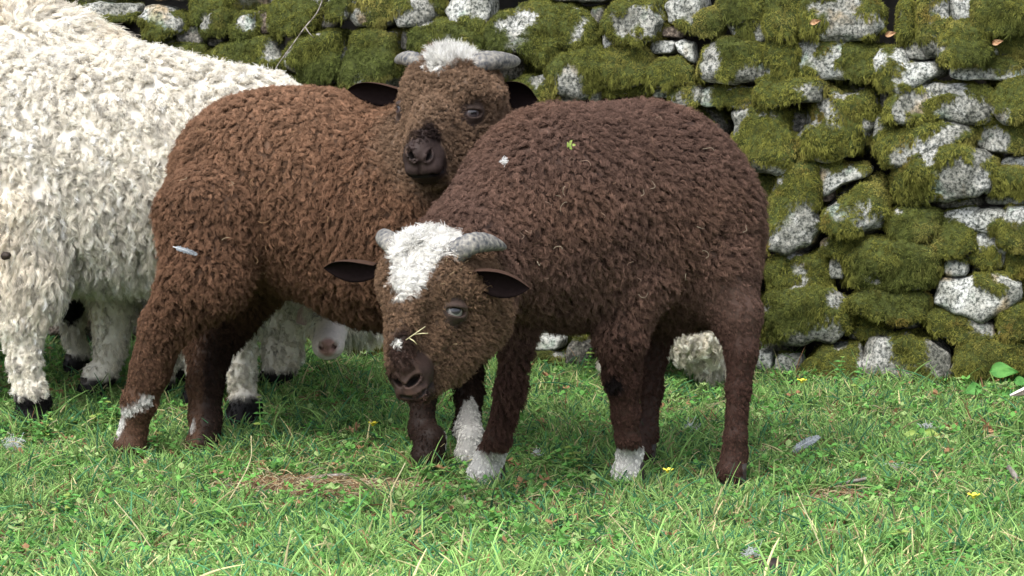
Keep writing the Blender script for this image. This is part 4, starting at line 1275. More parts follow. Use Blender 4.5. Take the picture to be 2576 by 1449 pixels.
def stone_mat():
    m, nt, b, out = new_mat("granite_with_lichen")
    L = nt.links
    tc = nt.nodes.new("ShaderNodeTexCoord")
    def noise(scale, detail=4, rough=0.6):
        n = nt.nodes.new("ShaderNodeTexNoise"); n.inputs["Scale"].default_value = scale
        n.inputs["Detail"].default_value = detail; n.inputs["Roughness"].default_value = rough
        L.new(tc.outputs["Object"], n.inputs["Vector"]); return n
    def ramp(src, stops):
        c = nt.nodes.new("ShaderNodeValToRGB"); r = c.color_ramp
        while len(r.elements) < len(stops): r.elements.new(0.5)
        for e, (p, col) in zip(r.elements, stops): e.position = p; e.color = (*col, 1)
        L.new(src, c.inputs[0]); return c
    def mix(f, a, c, mode='MIX'):
        x = nt.nodes.new("ShaderNodeMix"); x.data_type = 'RGBA'; x.blend_type = mode
        if isinstance(f, float): x.inputs[0].default_value = f
        else: L.new(f, x.inputs[0])
        L.new(a, x.inputs[6]); L.new(c, x.inputs[7]); return x.outputs[2]
    n1 = noise(150, 4, 0.7)
    pale = ramp(n1.outputs[0], [(0.36, (0.05, 0.06, 0.055)), (0.45, (0.20, 0.21, 0.20)), (0.54, (0.42, 0.44, 0.42)), (0.66, (0.58, 0.58, 0.55))])
    grey = ramp(n1.outputs[0], [(0.35, (0.02, 0.021, 0.02)), (0.5, (0.075, 0.078, 0.07)), (0.6, (0.15, 0.145, 0.13)), (0.72, (0.36, 0.35, 0.32))])
    brown = ramp(n1.outputs[0], [(0.35, (0.03, 0.022, 0.017)), (0.5, (0.11, 0.085, 0.07)), (0.62, (0.24, 0.19, 0.15)), (0.72, (0.42, 0.36, 0.30))])
    at = nt.nodes.new("ShaderNodeAttribute"); at.attribute_name = "tint"     # r: pale, g: brown, b: moss
    sp = nt.nodes.new("ShaderNodeSeparateColor"); L.new(at.outputs["Color"], sp.inputs[0])
    c = mix(sp.outputs[0], grey.outputs[0], pale.outputs[0])
    c = mix(sp.outputs[1], c, brown.outputs[0])
    n3 = noise(9, 3)
    tan = ramp(n3.outputs[0], [(0.60, (1, 1, 1)), (0.68, (1.0, 0.80, 0.58))])
    c = mix(1.0, c, tan.outputs[0], 'MULTIPLY')
    n6 = noise(16, 5)
    stain = ramp(n6.outputs[0], [(0.35, (0.42, 0.42, 0.38)), (0.50, (0.85, 0.84, 0.80)), (0.62, (1.12, 1.12, 1.12))])
    c = mix(1.0, c, stain.outputs[0], 'MULTIPLY')
    n5 = noise(14, 3)
    grn = ramp(n5.outputs[0], [(0.58, (1, 1, 1)), (0.68, (0.55, 0.72, 0.60))])
    c = mix(0.8, c, grn.outputs[0], 'MULTIPLY')
    n4 = noise(110, 4)
    mo = ramp(n4.outputs[0], [(0.3, (0.018, 0.024, 0.006)), (0.7, (0.07, 0.085, 0.018))])
    c = mix(sp.outputs[2], c, mo.outputs[0])
    L.new(c, b.inputs["Base Color"])
    b.inputs["Roughness"].default_value = 0.9; b.inputs["Specular IOR Level"].default_value = 0.2
    n2 = noise(60, 8, 0.7)
    bp = nt.nodes.new("ShaderNodeBump"); bp.inputs["Strength"].default_value = 0.9; bp.inputs["Distance"].default_value = 0.006
    L.new(n2.outputs[0], bp.inputs["Height"]); L.new(bp.outputs[0], b.inputs["Normal"])
    return m
M_STONE = stone_mat()

def ico(sub):
    bm = bmesh.new(); bmesh.ops.create_icosphere(bm, subdivisions=sub, radius=1)
    V = np.array([v.co[:] for v in bm.verts]); F = np.array([[v.index for v in f.verts] for f in bm.faces]); bm.free()
    return V, F
ICO = {s: ico(s) for s in (3, 4, 5)}

def stone_geo(poly_sz, out, thick, seed, kind, sub=5, lump=0.006):
    """stone from its face outline on the wall: rounded, rough, with real depth"""
    r = np.random.default_rng(seed)
    q = np.array(poly_sz, float)
    c = np.array([(q[:, 0].max() + q[:, 0].min()) / 2, (q[:, 1].max() + q[:, 1].min()) / 2])
    S, F = ICO[sub]
    e1, e2 = 0.42, 0.38
    rr = np.hypot(S[:, 0], S[:, 1]); a = np.arctan2(S[:, 1], S[:, 0])
    # radius of the outline at each angle
    A = np.linspace(-math.pi, math.pi, 181)
    rad = np.zeros(181)
    d = q - c
    for k in range(len(d)):
        p0, p1 = d[k], d[(k + 1) % len(d)]
        ex, ey = p1 - p0
        den = np.cos(A) * ey - np.sin(A) * ex
        tt = (p0[0] * ey - p0[1] * ex) / np.where(abs(den) < 1e-9, 1e-9, den)
        uu = (p0[0] * np.sin(A) - p0[1] * np.cos(A)) / np.where(abs(den) < 1e-9, 1e-9, den)
        ok = (tt > 0) & (uu >= -1e-6) & (uu <= 1 + 1e-6)
        rad = np.where(ok, np.maximum(rad, tt), rad)
    k5 = np.array([1, 2, 3, 2, 1]) / 9
    rad = rad * 0.955
    rad = np.convolve(np.r_[rad[-3:-1], rad, rad[1:3]], k5, 'valid')
    R_ = np.interp(a, A, rad)
    rho = rr ** e1; w = np.sign(S[:, 2]) * np.abs(S[:, 2]) ** e2
    ds, dz, dn = np.cos(a) * R_ * rho, np.sin(a) * R_ * rho, w * thick
    tilt = r.normal(size=2) * 0.10
    dn = dn + (ds * tilt[0] + dz * (tilt[1] - 0.12)) * (w > 0)
    X = wall_xyz(0, 0)[None] + WD * (c[0] + ds)[:, None] + WN * (out - thick + dn - BATTER * (c[1] + dz))[:, None] + np.array([0, 0, 1.0]) * (c[1] + dz)[:, None]
    X = X - np.array([0, 0, WA[2]])
    nd = norm(WD * (S[:, :1]) + WN * S[:, 2:3] + np.array([0, 0, 1.0]) * S[:, 1:2])
    off = r.uniform(-50, 50, 3)
    rough = 0.020 * vnoise(X + off, 0.09, 1) - 0.016 * np.abs(vnoise(X + off, 0.05, 2)) + 0.006 + 0.004 * vnoise(X + off, 0.022, 0) + 0.003 * vnoise(X, 0.013, 3)
    X = X + nd * (rough * min(1.0, min(R_.mean(), 0.08) / 0.08))[:, None]
    Nv = vert_normals(X, F)
    kk = {'m': 0, 'w': 1, 'g': 2, 'b': 2, 'f': 3}[kind]
    m = moss_mask(X, Nv[:, 2], np.full(len(X), kk))
    lum = lump * (0.55 + 0.9 * np.abs(fbm(X, 0.045, 3)) + 0.5 * vnoise(X, 0.02, 1))
    X = X + (norm(Nv + np.array([0, 0, 0.3])) * (m * lum)[:, None])
    pale = {'m': 0.75, 'w': 1.0, 'g': 0.12, 'b': 0.25, 'f': 0.35}[kind] * r.uniform(0.85, 1.0)
    brown = {'m': 0.1, 'w': 0.0, 'g': 0.15, 'b': 0.9, 'f': 0.3}[kind]
    T = np.stack([np.full(len(X), pale), np.full(len(X), brown), sstep(0.3, 0.6, m)], 1)
    return X, F, T, m
def vert_normals(X, F):
    n = np.cross(X[F[:, 1]] - X[F[:, 0]], X[F[:, 2]] - X[F[:, 0]])
    N = np.zeros_like(X)
    for k in range(3): np.add.at(N, F[:, k], n)
    return norm(N)

def point_in(poly, x, y):
    c = False; n = len(poly)
    for i in range(n):
        x0, y0 = poly[i]; x1, y1 = poly[(i + 1) % n]
        if (y0 > y) != (y1 > y) and x < (x1 - x0) * (y - y0) / (y1 - y0) + x0: c = not c
    return c

def build_wall():
    r = np.random.default_rng(31)
    root = empty("dry_stone_wall", wall_xyz(3.0, 0), "old dry stone wall of pale granite thickly overgrown with hanging green moss", "stone wall")
    # dark earth and rubble heart behind the face stones
    V = []
    for (s, z, o) in ((-2.5, -0.1, -0.16), (5.5, -0.1, -0.16), (5.5, 1.32, -0.16), (-2.5, 1.32, -0.16)):
        V.append(wall_xyz(s, z, o)); V.append(wall_xyz(s, z, o - 0.4))
    F = [(0, 2, 4, 6), (1, 7, 5, 3), (0, 1, 3, 2), (2, 3, 5, 4), (4, 5, 7, 6), (6, 7, 1, 0)]
    mesh_obj("wall_core", V, F, noise_mat("dark_earth", (0.008, 0.007, 0.006), (0.035, 0.03, 0.025), 20), root, smooth=False)
    polys = []
    mossy = []                                        # (X, F, m) for growing the moss
    traced = []
    for (pl, out, kind) in STONES:
        traced.append(([wall_sz(*p) for p in pl], out, kind))
    polys = [t[0] for t in traced]
    area = [np.ptp(np.array(p)[:, 0]) * np.ptp(np.array(p)[:, 1]) for p in polys]
    order = list(np.argsort(area)[::-1])
    small = []
    for rank, i in enumerate(order):
        p, out, kind = traced[i]
        w, h = np.ptp(np.array(p)[:, 0]), np.ptp(np.array(p)[:, 1])
        th = float(np.clip(min(w, h) * 0.55, 0.03, 0.085))
        X, F, T, m = stone_geo(p, out * 0.75 + r.normal() * 0.004, th, 500 + i, kind, 5 if area[i] > 0.004 else 4)
        mossy.append((X, F, m))
        if rank < 100:
            o = fast_mesh("stone", X, F, M_STONE, tint=T, parent=root)
            if kind != 'm': tag(o, {'w': "bare pale speckled granite stone", 'g': "bare dark grey stone", 'b': "bare brownish stone"}[kind])
        else:
            small.append((X, F, T))
    # fillers: courses of stones wherever nothing was traced, slightly set back
    z = 0.0
    arr = [np.array(p) for p in polys]
    while z < 1.3:
        hgt = r.uniform(0.09, 0.16)
        s = -2.4 + r.uniform(0, 0.2)
        while s < 5.4:
            w = r.uniform(0.13, 0.28)
            cs, cz = s + w / 2, z + hgt / 2
            hit = 0
            for (a, b_) in ((0, 0), (-.3, 0), (.3, 0), (0, -.3), (0, .3)):
                x_, z_ = cs + a * w, cz + b_ * hgt
                hit += any(p[:, 0].min() < x_ < p[:, 0].max() and p[:, 1].min() < z_ < p[:, 1].max() and point_in(p, x_, z_) for p in arr)
            if hit < 4:
                back = -0.03 if hit == 0 else -0.12
                a, b_ = w * 0.16, hgt * 0.2
                x0, y0, x1, y1 = s + 0.006, z + 0.005, s + w - 0.006, z + hgt - 0.005
                pl = [(x0 + a, y0), (x1 - a, y0), (x1, y0 + b_), (x1, y1 - b_), (x1 - a, y1), (x0 + a, y1), (x0, y1 - b_), (x0, y0 + b_)]
                pl = [(px + r.normal() * 0.008, pz + r.normal() * 0.008) for px, pz in pl]
                X, F, T, m = stone_geo(pl, back + r.normal() * 0.012, 0.07, int(r.integers(1e6)), 'f', 4)
                small.append((X, F, T)); mossy.append((X, F, m))
            s += w
        z += hgt
    n = 0; VV, FF, TT = [], [], []
    for X, F, T in small:
        VV.append(X); FF.append(F + n); TT.append(T); n += len(X)
    o = fast_mesh("rubble", np.vstack(VV), np.vstack(FF), M_STONE, tint=np.vstack(TT), parent=root)
    tag(o, kind="stuff")
    # moss
    VV, FF, MM = [], [], []; n = 0
    for X, F, m in mossy:
        VV.append(X); FF.append(F + n); MM.append(m); n += len(X)
    X = np.vstack(VV); F = np.vstack(FF); M = np.concatenate(MM)
    nn = np.cross(X[F[:, 1]] - X[F[:, 0]], X[F[:, 2]] - X[F[:, 0]])
    ar = np.linalg.norm(nn, axis=1) / 2; fn = norm(nn)
    fm = M[F].mean(1)
    u, v, _ = project_many(X[F[:, 0]])
    inview = (u > -500) & (u < 3100) & (v > -250) & (v < 1100)
    wgt = ar * (fm > 0.35) * np.where(fn @ WN < -0.2, 0.0, 1.0) * np.where(inview, 1.0, 0.25)
    cum = np.cumsum(wgt)
    cnt = int(cum[-1] * 52000)
    k = np.minimum(np.searchsorted(cum, r.uniform(0, cum[-1], cnt)), len(F) - 1)
    a, b_ = r.uniform(0, 1, cnt), r.uniform(0, 1, cnt); s_ = a + b_ > 1; a[s_], b_[s_] = 1 - a[s_], 1 - b_[s_]
    T3 = X[F[k]]
    Pt = T3[:, 0] + (T3[:, 1] - T3[:, 0]) * a[:, None] + (T3[:, 2] - T3[:, 0]) * b_[:, None]
    N = fn[k]
    print("moss locks", cnt)
    q = Pt - WA
    c0 = np.array([0.160, 0.163, 0.036]); c1 = np.array([0.075, 0.092, 0.024]); c2 = np.array([0.27, 0.245, 0.070]); c3 = np.array([0.17, 0.105, 0.030])
    f1, f2, f3 = fbm(Pt, 0.12, 0), fbm(Pt, 0.09, 2), fbm(Pt, 0.05, 1)
    left = 1 - sstep(1.1, 1.9, q @ WD)                 # greener, damper moss towards the left
    col = mixc(np.tile(c0, (cnt, 1)), c1, np.clip(sstep(0.0, 0.5, f1) * 0.8 + left * 0.35, 0, 1))
    col = mixc(col, c2, sstep(0.1, 0.6, f2) * 0.8)
    col = mixc(col, c3, sstep(0.36, 0.66, f3) * 0.5 * (1 - left))
    col = col * (1 + 0.30 * r.normal(size=(cnt, 1))).clip(0.4, 2.0) * (1 + 0.35 * vnoise(Pt, 0.016, 1))[:, None]
    long_ = sstep(-0.1, 0.4, fbm(Pt, 0.1, 3)) * (N[:, 2] < 0.6)
    low = (N[:, 2] < -0.05)
    par = dict(L=(1 + 0.4 * vnoise(Pt, 0.016, 1)) * (0.0042 + 0.0022 * long_ + 0.004 * low) * r.uniform(0.6, 1.3, cnt), up=np.full(cnt, 0.62), droop=0.2 + 0.5 * long_ + 0.6 * low,
               curl=np.full(cnt, 0.0012), freq=np.full(cnt, 1.0), clump=np.where(long_ > 0.5, 0.3, -0.5), spread=np.full(cnt, 0.003), rad=np.full(cnt, 0.0007),
               fuzz=np.full(cnt, 0.0022), root=np.full(cnt, 0.45), col=col, comb=np.tile([0.0, 0, -1.0], (cnt, 1)) + r.normal(size=(cnt, 3)) * 0.7, ns=7)
    o = wool("moss", Pt, N, par, M_MOSS, root, r, 5)
    tag(o, kind="stuff")
    return root
def project_many(Xp):
    q = Xp - CAMP
    d = q @ FWD
    return 1288 + (q @ RGT) / d * FU, 724.5 - (q @ UPV) / d * FU, d
# ================================================================== ground, turf and small things
import time
T0 = time.time()
def gh(x, y):
    """gentle unevenness of the meadow"""
    X = np.stack([np.asarray(x, float), np.asarray(y, float), np.zeros_like(np.asarray(x, float))], -1)
    return 0.012 * vnoise(X, 0.6, 1) + 0.006 * vnoise(X, 0.22, 2) - 0.006
def ground():
    xs = np.r_[np.linspace(-60, -3.2, 14), np.linspace(-3, 3, 181), np.linspace(3.2, 60, 14)]
    ys = np.r_[np.linspace(-20, 2.6, 10), np.linspace(2.8, 7, 127), np.linspace(7.3, 90, 16)]
    X, Y = np.meshgrid(xs, ys, indexing='ij')
    Z = gh(X, Y) * ((abs(X) < 3.1) & (Y < 7.1) & (Y > 2.7))
    V = np.stack([X, Y, Z], -1).reshape(-1, 3)
    n, m = len(xs), len(ys)
    i, j = np.meshgrid(np.arange(n - 1), np.arange(m - 1), indexing='ij')
    a = (i * m + j).ravel()
    F = np.stack([a, a + m, a + m + 1, a + 1], 1)
    M = noise_mat("soil_and_thatch", (0.035, 0.045, 0.015), (0.14, 0.12, 0.06), 55, 0.95, 0.6, 0.1, 0.01)
    o = fast_mesh("ground", V, F, M)
    tag(o, kind="structure")
    return o
FEET = [G(*q) for q in ((1585, 1222), (1235, 1228), (1848, 1222), (1622, 1172), (338, 1156), (520, 1150), (1085, 1188), (1188, 1180), (90, 1088), (618, 1096))]
DIRT = [(G(865, 1226), 0.135, 0.062), (G(2120, 1240), 0.06, 0.03)]
def turf():
    r = np.random.default_rng(41)
    n = 125000
    # more blades close to the camera, where they are seen largest
    y = 3.15 + (r.uniform(0, 1, n) ** 1.15) * 2.95
    x = r.uniform(-1, 1, n) * (0.85 + 0.17 * y)
    Pt = np.stack([x, y, np.zeros(n)], 1)
    q = (Pt - WA); off = q @ WN
    keep = off > -0.06
    dens = 0.80 + 0.5 * fbm(Pt, 0.09, 2)
    for (c, a, b_) in DIRT:
        e = np.sqrt(((x - c[0]) / a) ** 2 + ((y - c[1]) / b_) ** 2) + 0.5 * vnoise(Pt, 0.03, 1)
        dens = dens * (0.06 + 0.94 * sstep(0.8, 1.3, e))
    keep &= r.uniform(0, 1, n) < dens
    Pt = Pt[keep]; n = len(Pt)
    Pt[:, 2] = gh(Pt[:, 0], Pt[:, 1]) - 0.003
    ns = 3
    near = 1 - sstep(3.3, 4.3, Pt[:, 1])
    edge = 1 - sstep(0.0, 0.12, (Pt - WA) @ WN)
    for g in FEET:
        edge = np.maximum(edge, 0.8 * (1 - sstep(0.03, 0.10, np.linalg.norm(Pt[:, :2] - g[:2] - np.array([0, -0.03]), axis=1))))
    tall = fbm(Pt, 0.13, 0)
    bare = np.ones(n)
    for (c, a, b_) in DIRT:
        bare = np.minimum(bare, sstep(0.9, 2.2, np.sqrt(((Pt[:, 0] - c[0]) / a) ** 2 + ((Pt[:, 1] - c[1] + 0.02) / b_) ** 2)))
    L = 0.033 * (0.3 + 0.7 * bare) * (1 + 0.10 * near) * (1 + 0.7 * np.clip(tall, -0.6, 1)) * (1 + 0.35 * edge)
    k = 6
    t = np.linspace(0, 1, k)[None, None, :, None]
    az = r.uniform(0, 6.283, (n, ns)); lean = np.abs(r.normal(size=(n, ns))) * 0.55 + 0.25
    Lb = L[:, None] * r.uniform(0.5, 1.45, (n, ns)) * np.where(r.uniform(size=(n, ns)) < 0.03, 1.7, 1)
    dirv = np.stack([np.cos(az), np.sin(az), np.zeros_like(az)], -1)
    S = Pt[:, None, None, :] + (r.normal(size=(n, ns, 1, 3)) * np.array([0.006, 0.006, 0]))
    bend = lean[..., None, None]
    S = S + dirv[:, :, None, :] * (Lb[..., None, None] * bend * t ** 1.6) + np.array([0, 0, 1.0]) * (Lb[..., None, None] * (t - 0.35 * bend * t ** 2.2))
    S = S + r.normal(size=(n, ns, 1, 3)) * 0.0016 * t
    sel = r.uniform(size=(n, ns))
    gA = np.array([0.130, 0.258, 0.066]); gB = np.array([0.25, 0.375, 0.125]); gC = np.array([0.06, 0.17, 0.08]); st = np.array([0.42, 0.38, 0.20]); br = np.array([0.20, 0.12, 0.06])
    w = (0.5 + 0.5 * fbm(Pt, 0.16, 1))[:, None]
    col = gA * (1 - w[..., None]) + gB * w[..., None]
    col = np.broadcast_to(col, (n, ns, 3)).copy()
    col[sel < 0.22] = gC
    dry = 0.07 + 0.12 * sstep(0.0, 0.6, fbm(Pt, 0.12, 3)) + 0.05 * near
    col[sel > 1 - dry[:, None]] = st
    col[sel > 1 - dry[:, None] * 0.25] = br
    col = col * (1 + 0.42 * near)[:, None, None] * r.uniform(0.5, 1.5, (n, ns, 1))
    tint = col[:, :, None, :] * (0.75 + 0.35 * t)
    rad = ((0.00115 + 0.0004 * near)[:, None] * r.uniform(0.6, 1.9, (n, ns)))[..., None] * (1 - 0.8 * t[..., 0] ** 2)
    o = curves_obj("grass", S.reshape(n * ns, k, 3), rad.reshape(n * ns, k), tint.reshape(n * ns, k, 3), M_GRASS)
    tag(o, "short green meadow grass mixed with straw coloured blades", "grass", kind="stuff")
    print("blades", n * ns)

def leaf_mat(name, c1, c2, scale=120):
    m = strand_mat(name, 0.3, 0.5, 0.3)
    return m
def clover():
    """low small-leaved herbs between the grass, one mass"""
    r = np.random.default_rng(43)
    n = 34000
    y = 3.2 + r.uniform(0, 1, n) ** 1.3 * 2.6; x = r.uniform(-1, 1, n) * (0.6 + 0.15 * y)
    Pt = np.stack([x, y, np.zeros(n)], 1)
    keep = (((Pt - WA) @ WN) > 0.0) & (r.uniform(size=n) < 0.35 + 0.8 * np.clip(fbm(Pt, 0.10, 0), 0, 1))
    for (c, a, b_) in DIRT:
        keep &= ((x - c[0]) / a) ** 2 + ((y - c[1]) / b_) ** 2 > 1
    Pt = Pt[keep]; n = len(Pt)
    Pt[:, 2] = gh(Pt[:, 0], Pt[:, 1]) + r.uniform(0.008, 0.034, n)
    V, F, T = [], [], []
    th = np.linspace(0, 2 * math.pi, 7)[:-1]
    nl = 3
    tot = n * nl
    base = np.repeat(Pt, nl, 0); az = np.repeat(r.uniform(0, 6.283, n), nl) + np.tile(np.arange(nl) * 2.094, n) + r.normal(size=tot) * 0.2
    s = np.repeat(r.uniform(0.0022, 0.0060, n), nl)
    el = r.normal(size=tot) * 0.35 + 0.35
    d = np.stack([np.cos(az) * np.cos(el), np.sin(az) * np.cos(el), np.sin(el)], 1)
    sd_ = np.stack([-np.sin(az), np.cos(az), np.zeros(tot)], 1)
    up = np.cross(d, sd_)
    prof = [(0.0, 0.0), (0.8, 0.75), (1.6, 0.9), (2.3, 0.0), (1.6, -0.9), (0.8, -0.75)]
    VV = np.stack([base + d * (s * a)[:, None] + sd_ * (s * b_)[:, None] - up * (s * 0.25 * abs(b_))[:, None] for a, b_ in prof], 1).reshape(-1, 3)
    i0 = np.arange(tot) * 6
    FF = np.vstack([np.stack([i0, i0 + 1, i0 + 2, i0 + 3], 1), np.stack([i0, i0 + 3, i0 + 4, i0 + 5], 1)])
    c = np.array([0.11, 0.27, 0.06]) * r.uniform(0.6, 1.5, (n, 1)) * np.array([1, 1, 1])
    c[r.uniform(size=n) < 0.18] = np.array([0.30, 0.42, 0.16])
    c[r.uniform(size=n) < 0.05] = np.array([0.30, 0.17, 0.09])
    T = np.repeat(np.repeat(c, nl, 0), 6, 0)
    o = fast_mesh("ground_herbs", VV, FF, M_GRASS, tint=T, smooth=False)
    tag(o, "low clover and chickweed leaves scattered through the grass", "ground cover", kind="stuff")
    # dry litter: short straw bits lying about
    n = 14000
    y = 3.2 + r.uniform(0, 1, n) ** 1.2 * 2.6; x = r.uniform(-1, 1, n) * (0.6 + 0.15 * y)
    for (c, a, b_) in DIRT:
        m = 4500 if a > 0.1 else 900
        x = np.r_[x, c[0] + r.normal(size=m) * a * 0.6]; y = np.r_[y, c[1] + r.normal(size=m) * b_ * 0.6]
    n = len(x)
    z = gh(x, y) + r.uniform(0.002, 0.020, n)
    z[14000:] = gh(x[14000:], y[14000:]) + r.uniform(0.0, 0.006, n - 14000)
    az = r.uniform(0, 6.283, n); L = r.uniform(0.008, 0.035, n); k = 4
    t = np.linspace(0, 1, k)[None, :, None]
    d = np.stack([np.cos(az), np.sin(az), r.normal(size=n) * 0.25], 1)
    S = np.stack([x, y, z], 1)[:, None] + d[:, None] * L[:, None, None] * t + np.array([0, 0, 1]) * (L[:, None, None] * 0.15 * np.sin(t * 3.1))
    cols = np.array([[0.45, 0.38, 0.22], [0.28, 0.18, 0.10], [0.34, 0.30, 0.20], [0.16, 0.10, 0.06]])
    c = cols[r.integers(0, 4, n)] * r.uniform(0.7, 1.25, (n, 1))
    o = curves_obj("straw_litter", S, np.full(k, 0.0007), c, M_GRASS)
    tag(o, "dry straw and dead leaf bits lying between the grass", "litter", kind="stuff")

M_STALK = noise_mat("dry_stalk", (0.36, 0.32, 0.17), (0.50, 0.46, 0.28), 80, 0.6, 0.1)
M_GREENSTALK = noise_mat("green_stalk", (0.12, 0.26, 0.05), (0.22, 0.36, 0.09), 80, 0.6, 0.1)
M_TWIG = noise_mat("grey_twig", (0.10, 0.085, 0.07), (0.34, 0.31, 0.28), 120, 0.8, 0.5)
M_YEL = noise_mat("yellow_petal", (0.75, 0.62, 0.03), (0.80, 0.75, 0.10), 90, 0.6, 0.1)
M_FEATH = noise_mat("grey_feather", (0.34, 0.36, 0.38), (0.55, 0.57, 0.60), 120, 0.7, 0.1)
M_FLUFF = strand_mat("fluff", 0.3, 0.8, 0.1)
M_LEAF = noise_mat("broad_leaf", (0.05, 0.16, 0.035), (0.10, 0.26, 0.06), 60, 0.7, 0.6, 0.15)
M_YLEAF = noise_mat("yellowing_leaf", (0.16, 0.25, 0.045), (0.26, 0.32, 0.08), 60, 0.5, 0.3)
M_DROP = noise_mat("dropping", (0.008, 0.006, 0.005), (0.03, 0.02, 0.014), 90, 0.6, 0.6)
M_BROWNHEAD = noise_mat("dead_clover", (0.20, 0.10, 0.05), (0.42, 0.27, 0.15), 200, 0.9, 0.4)

def gp(u, v, z=0.0):
    p = G(u, v, z); p[2] = z + float(gh(np.array([p[0]]), np.array([p[1]]))[0]); return p
def stalk(u0, v0, u1, v1, mat, label, rad=0.0011, z1=None, sag=0.0, name="grass_stalk", cat="grass stalk", d1=None):
    """a stem from the ground at (u0, v0) to the picture place (u1, v1) at nearly the same distance"""
    a = gp(u0, v0); _, _, d = project(a)
    b_ = P(u1, v1, d if d1 is None else d1)
    b_[2] = max(b_[2], 0.012)
    m = (a + b_) / 2 + np.array([sag, 0, abs(sag) * 0.6 + 0.004])
    c = spline(np.array([a, m, b_]), 14)
    rr = np.linspace(rad, rad * 0.55, 14)
    o = tube(name, c, rr, mat, None, seg=6)
    tag(o, label, cat)
    return o, b_
def flower(u0, v0, u1, v1, label):
    a = gp(u0, v0); _, _, d = project(a); b_ = P(u1, v1, d)
    root = empty("yellow_flower", a, label, "flower", "small yellow flowers in the grass")
    c = spline(np.array([a, (a + b_) / 2 + np.array([0.004, 0, 0.002]), b_]), 10)
    tube("stem", c, np.linspace(0.0011, 0.0008, 10), M_GREENSTALK, root, seg=6)
    V, F = [], []
    for k in range(5):
        a0 = 2 * math.pi * k / 5
        dv = np.array([math.cos(a0), math.sin(a0), 0.45]); sv = np.array([-math.sin(a0), math.cos(a0), 0])
        b0 = len(V)
        for (l, w, h) in ((0, 0.001, 0), (0.004, 0.003, 0), (0.0075, 0.0034, 0.001), (0.0095, 0.001, 0.001)):
            for s in (-1, 0, 1):
                V.append(b_ + dv * l + sv * w * s + np.array([0, 0, h + 0.0008 * abs(s)]))
        for i in range(3):
            for j in range(2):
                q = b0 + i * 3 + j; F.append((q, q + 1, q + 4, q + 3))
    mesh_obj("petals", V, F, M_YEL, root)
    bm = bmesh.new(); bmesh.ops.create_uvsphere(bm, u_segments=8, v_segments=6, radius=0.0025)
    mesh_obj("flower_centre", [np.array(v.co) + b_ + np.array([0, 0, 0.001]) for v in bm.verts], [[v.index for v in f.verts] for f in bm.faces], M_YEL, root); bm.free()
def feather(name, c, d, n, L, Wd, label, parent=None):
    c, d, n = np.array(c, float), norm(np.array(d, float)), norm(np.array(n, float))
    sdv = norm(np.cross(d, n)); n = np.cross(sdv, d)
    root = empty(name, c - d * L / 2, label, "feather")
    pts = [c + d * L * (t - 0.5) + n * 0.10 * L * math.sin(t * 3.1) for t in np.linspace(0, 1, 12)]
    tube("quill", pts, np.linspace(0.0009, 0.0002, 12), M_FEATH, root, seg=6)
    r = np.random.default_rng(int(abs(c[0]) * 1000) + 5)
    m = 260; t = r.uniform(0.10, 1, m); s = np.where(np.arange(m) % 2 == 0, 1, -1)
    w = Wd * np.sin(np.clip(t, 0, 1) * 2.6 + 0.35) ** 0.7
    base = c + d * (L * (t - 0.5))[:, None] + n * (0.10 * L * np.sin(t * 3.1))[:, None]
    tt = np.linspace(0, 1, 4)[None, :, None]
    dr = sdv * s[:, None] * 0.8 + d * 0.65
    S = base[:, None] + dr[:, None] * (w * r.uniform(0.7, 1.1, m))[:, None, None] * tt - n * (0.15 * w)[:, None, None] * tt ** 2 + r.normal(size=(m, 1, 3)) * 0.0008 * tt
    curves_obj("vane", S, np.full(4, 0.0005), np.tile([0.30, 0.33, 0.36], (m, 1)) * r.uniform(0.7, 1.25, (m, 1)), M_FLUFF, root)
def fluff(c, rad, label, seed, col=(0.75, 0.75, 0.74), n=90, group="tufts of shed white wool caught in the grass"):
    r = np.random.default_rng(seed)
    k = 6; t = np.linspace(0, 1, k)[None, :, None]
    d = norm(r.normal(size=(n, 3)) * np.array([1.2, 0.8, 0.7])); a = np.array(c) + r.normal(size=(n, 3)) * rad * 0.25
    e = norm(r.normal(size=(n, 3)))
    S = a[:, None] + d[:, None] * t * rad * r.uniform(0.5, 1.2, (n, 1, 1)) + e[:, None] * np.sin(t * 4) * rad * 0.3
    o = curves_obj("wool_tuft", S, np.full(k, 0.00035), np.tile(col, (n, 1)) * r.uniform(0.8, 1.1, (n, 1)), M_FLUFF)
    tag(o, label, "wool tuft", group)
def lump(name, c, s, mat, label, cat, seed=0, group=None):
    V, F = ICO[3]
    X = V * np.array(s) * (1 + 0.25 * vnoise(V + seed, 0.6, 1)[:, None] + 0.12 * vnoise(V + seed, 0.25, 2)[:, None]) + np.array(c)
    o = fast_mesh(name, X, F, mat); tag(o, label, cat, group); return o
def leaf_geo(base, d, n, L, Wd, mat, parent, name="leaf", fold=0.25, droop=0.3):
    d, n = norm(np.array(d, float)), norm(np.array(n, float)); s = norm(np.cross(d, n)); n = np.cross(s, d)
    V, F = [], []
    nu, nv = 9, 7
    for k, off in ((0, 0), (1, -0.0004)):
        for i in range(nu):
            for j in range(nv):
                t = i / (nu - 1); q = -1 + 2 * j / (nv - 1)
                w = Wd * (math.sin(math.pi * min(t ** 0.75, 1)) * (1 - 0.25 * t)) + 0.0004
                w *= 1 + 0.05 * math.sin(t * 40) * abs(q)
                V.append(np.array(base) + d * L * t + s * w * q + n * (fold * w * abs(q) - droop * L * t * t + off + 0.04 * L * math.sin(q * 5 + t * 6)))
    M = nu * nv
    for i in range(nu - 1):
        for j in range(nv - 1):
            a = i * nv + j; F.append((a, a + 1, a + nv + 1, a + nv)); F.append((M + a, M + a + nv, M + a + nv + 1, M + a + 1))
    return mesh_obj(name, V, F, mat, parent)

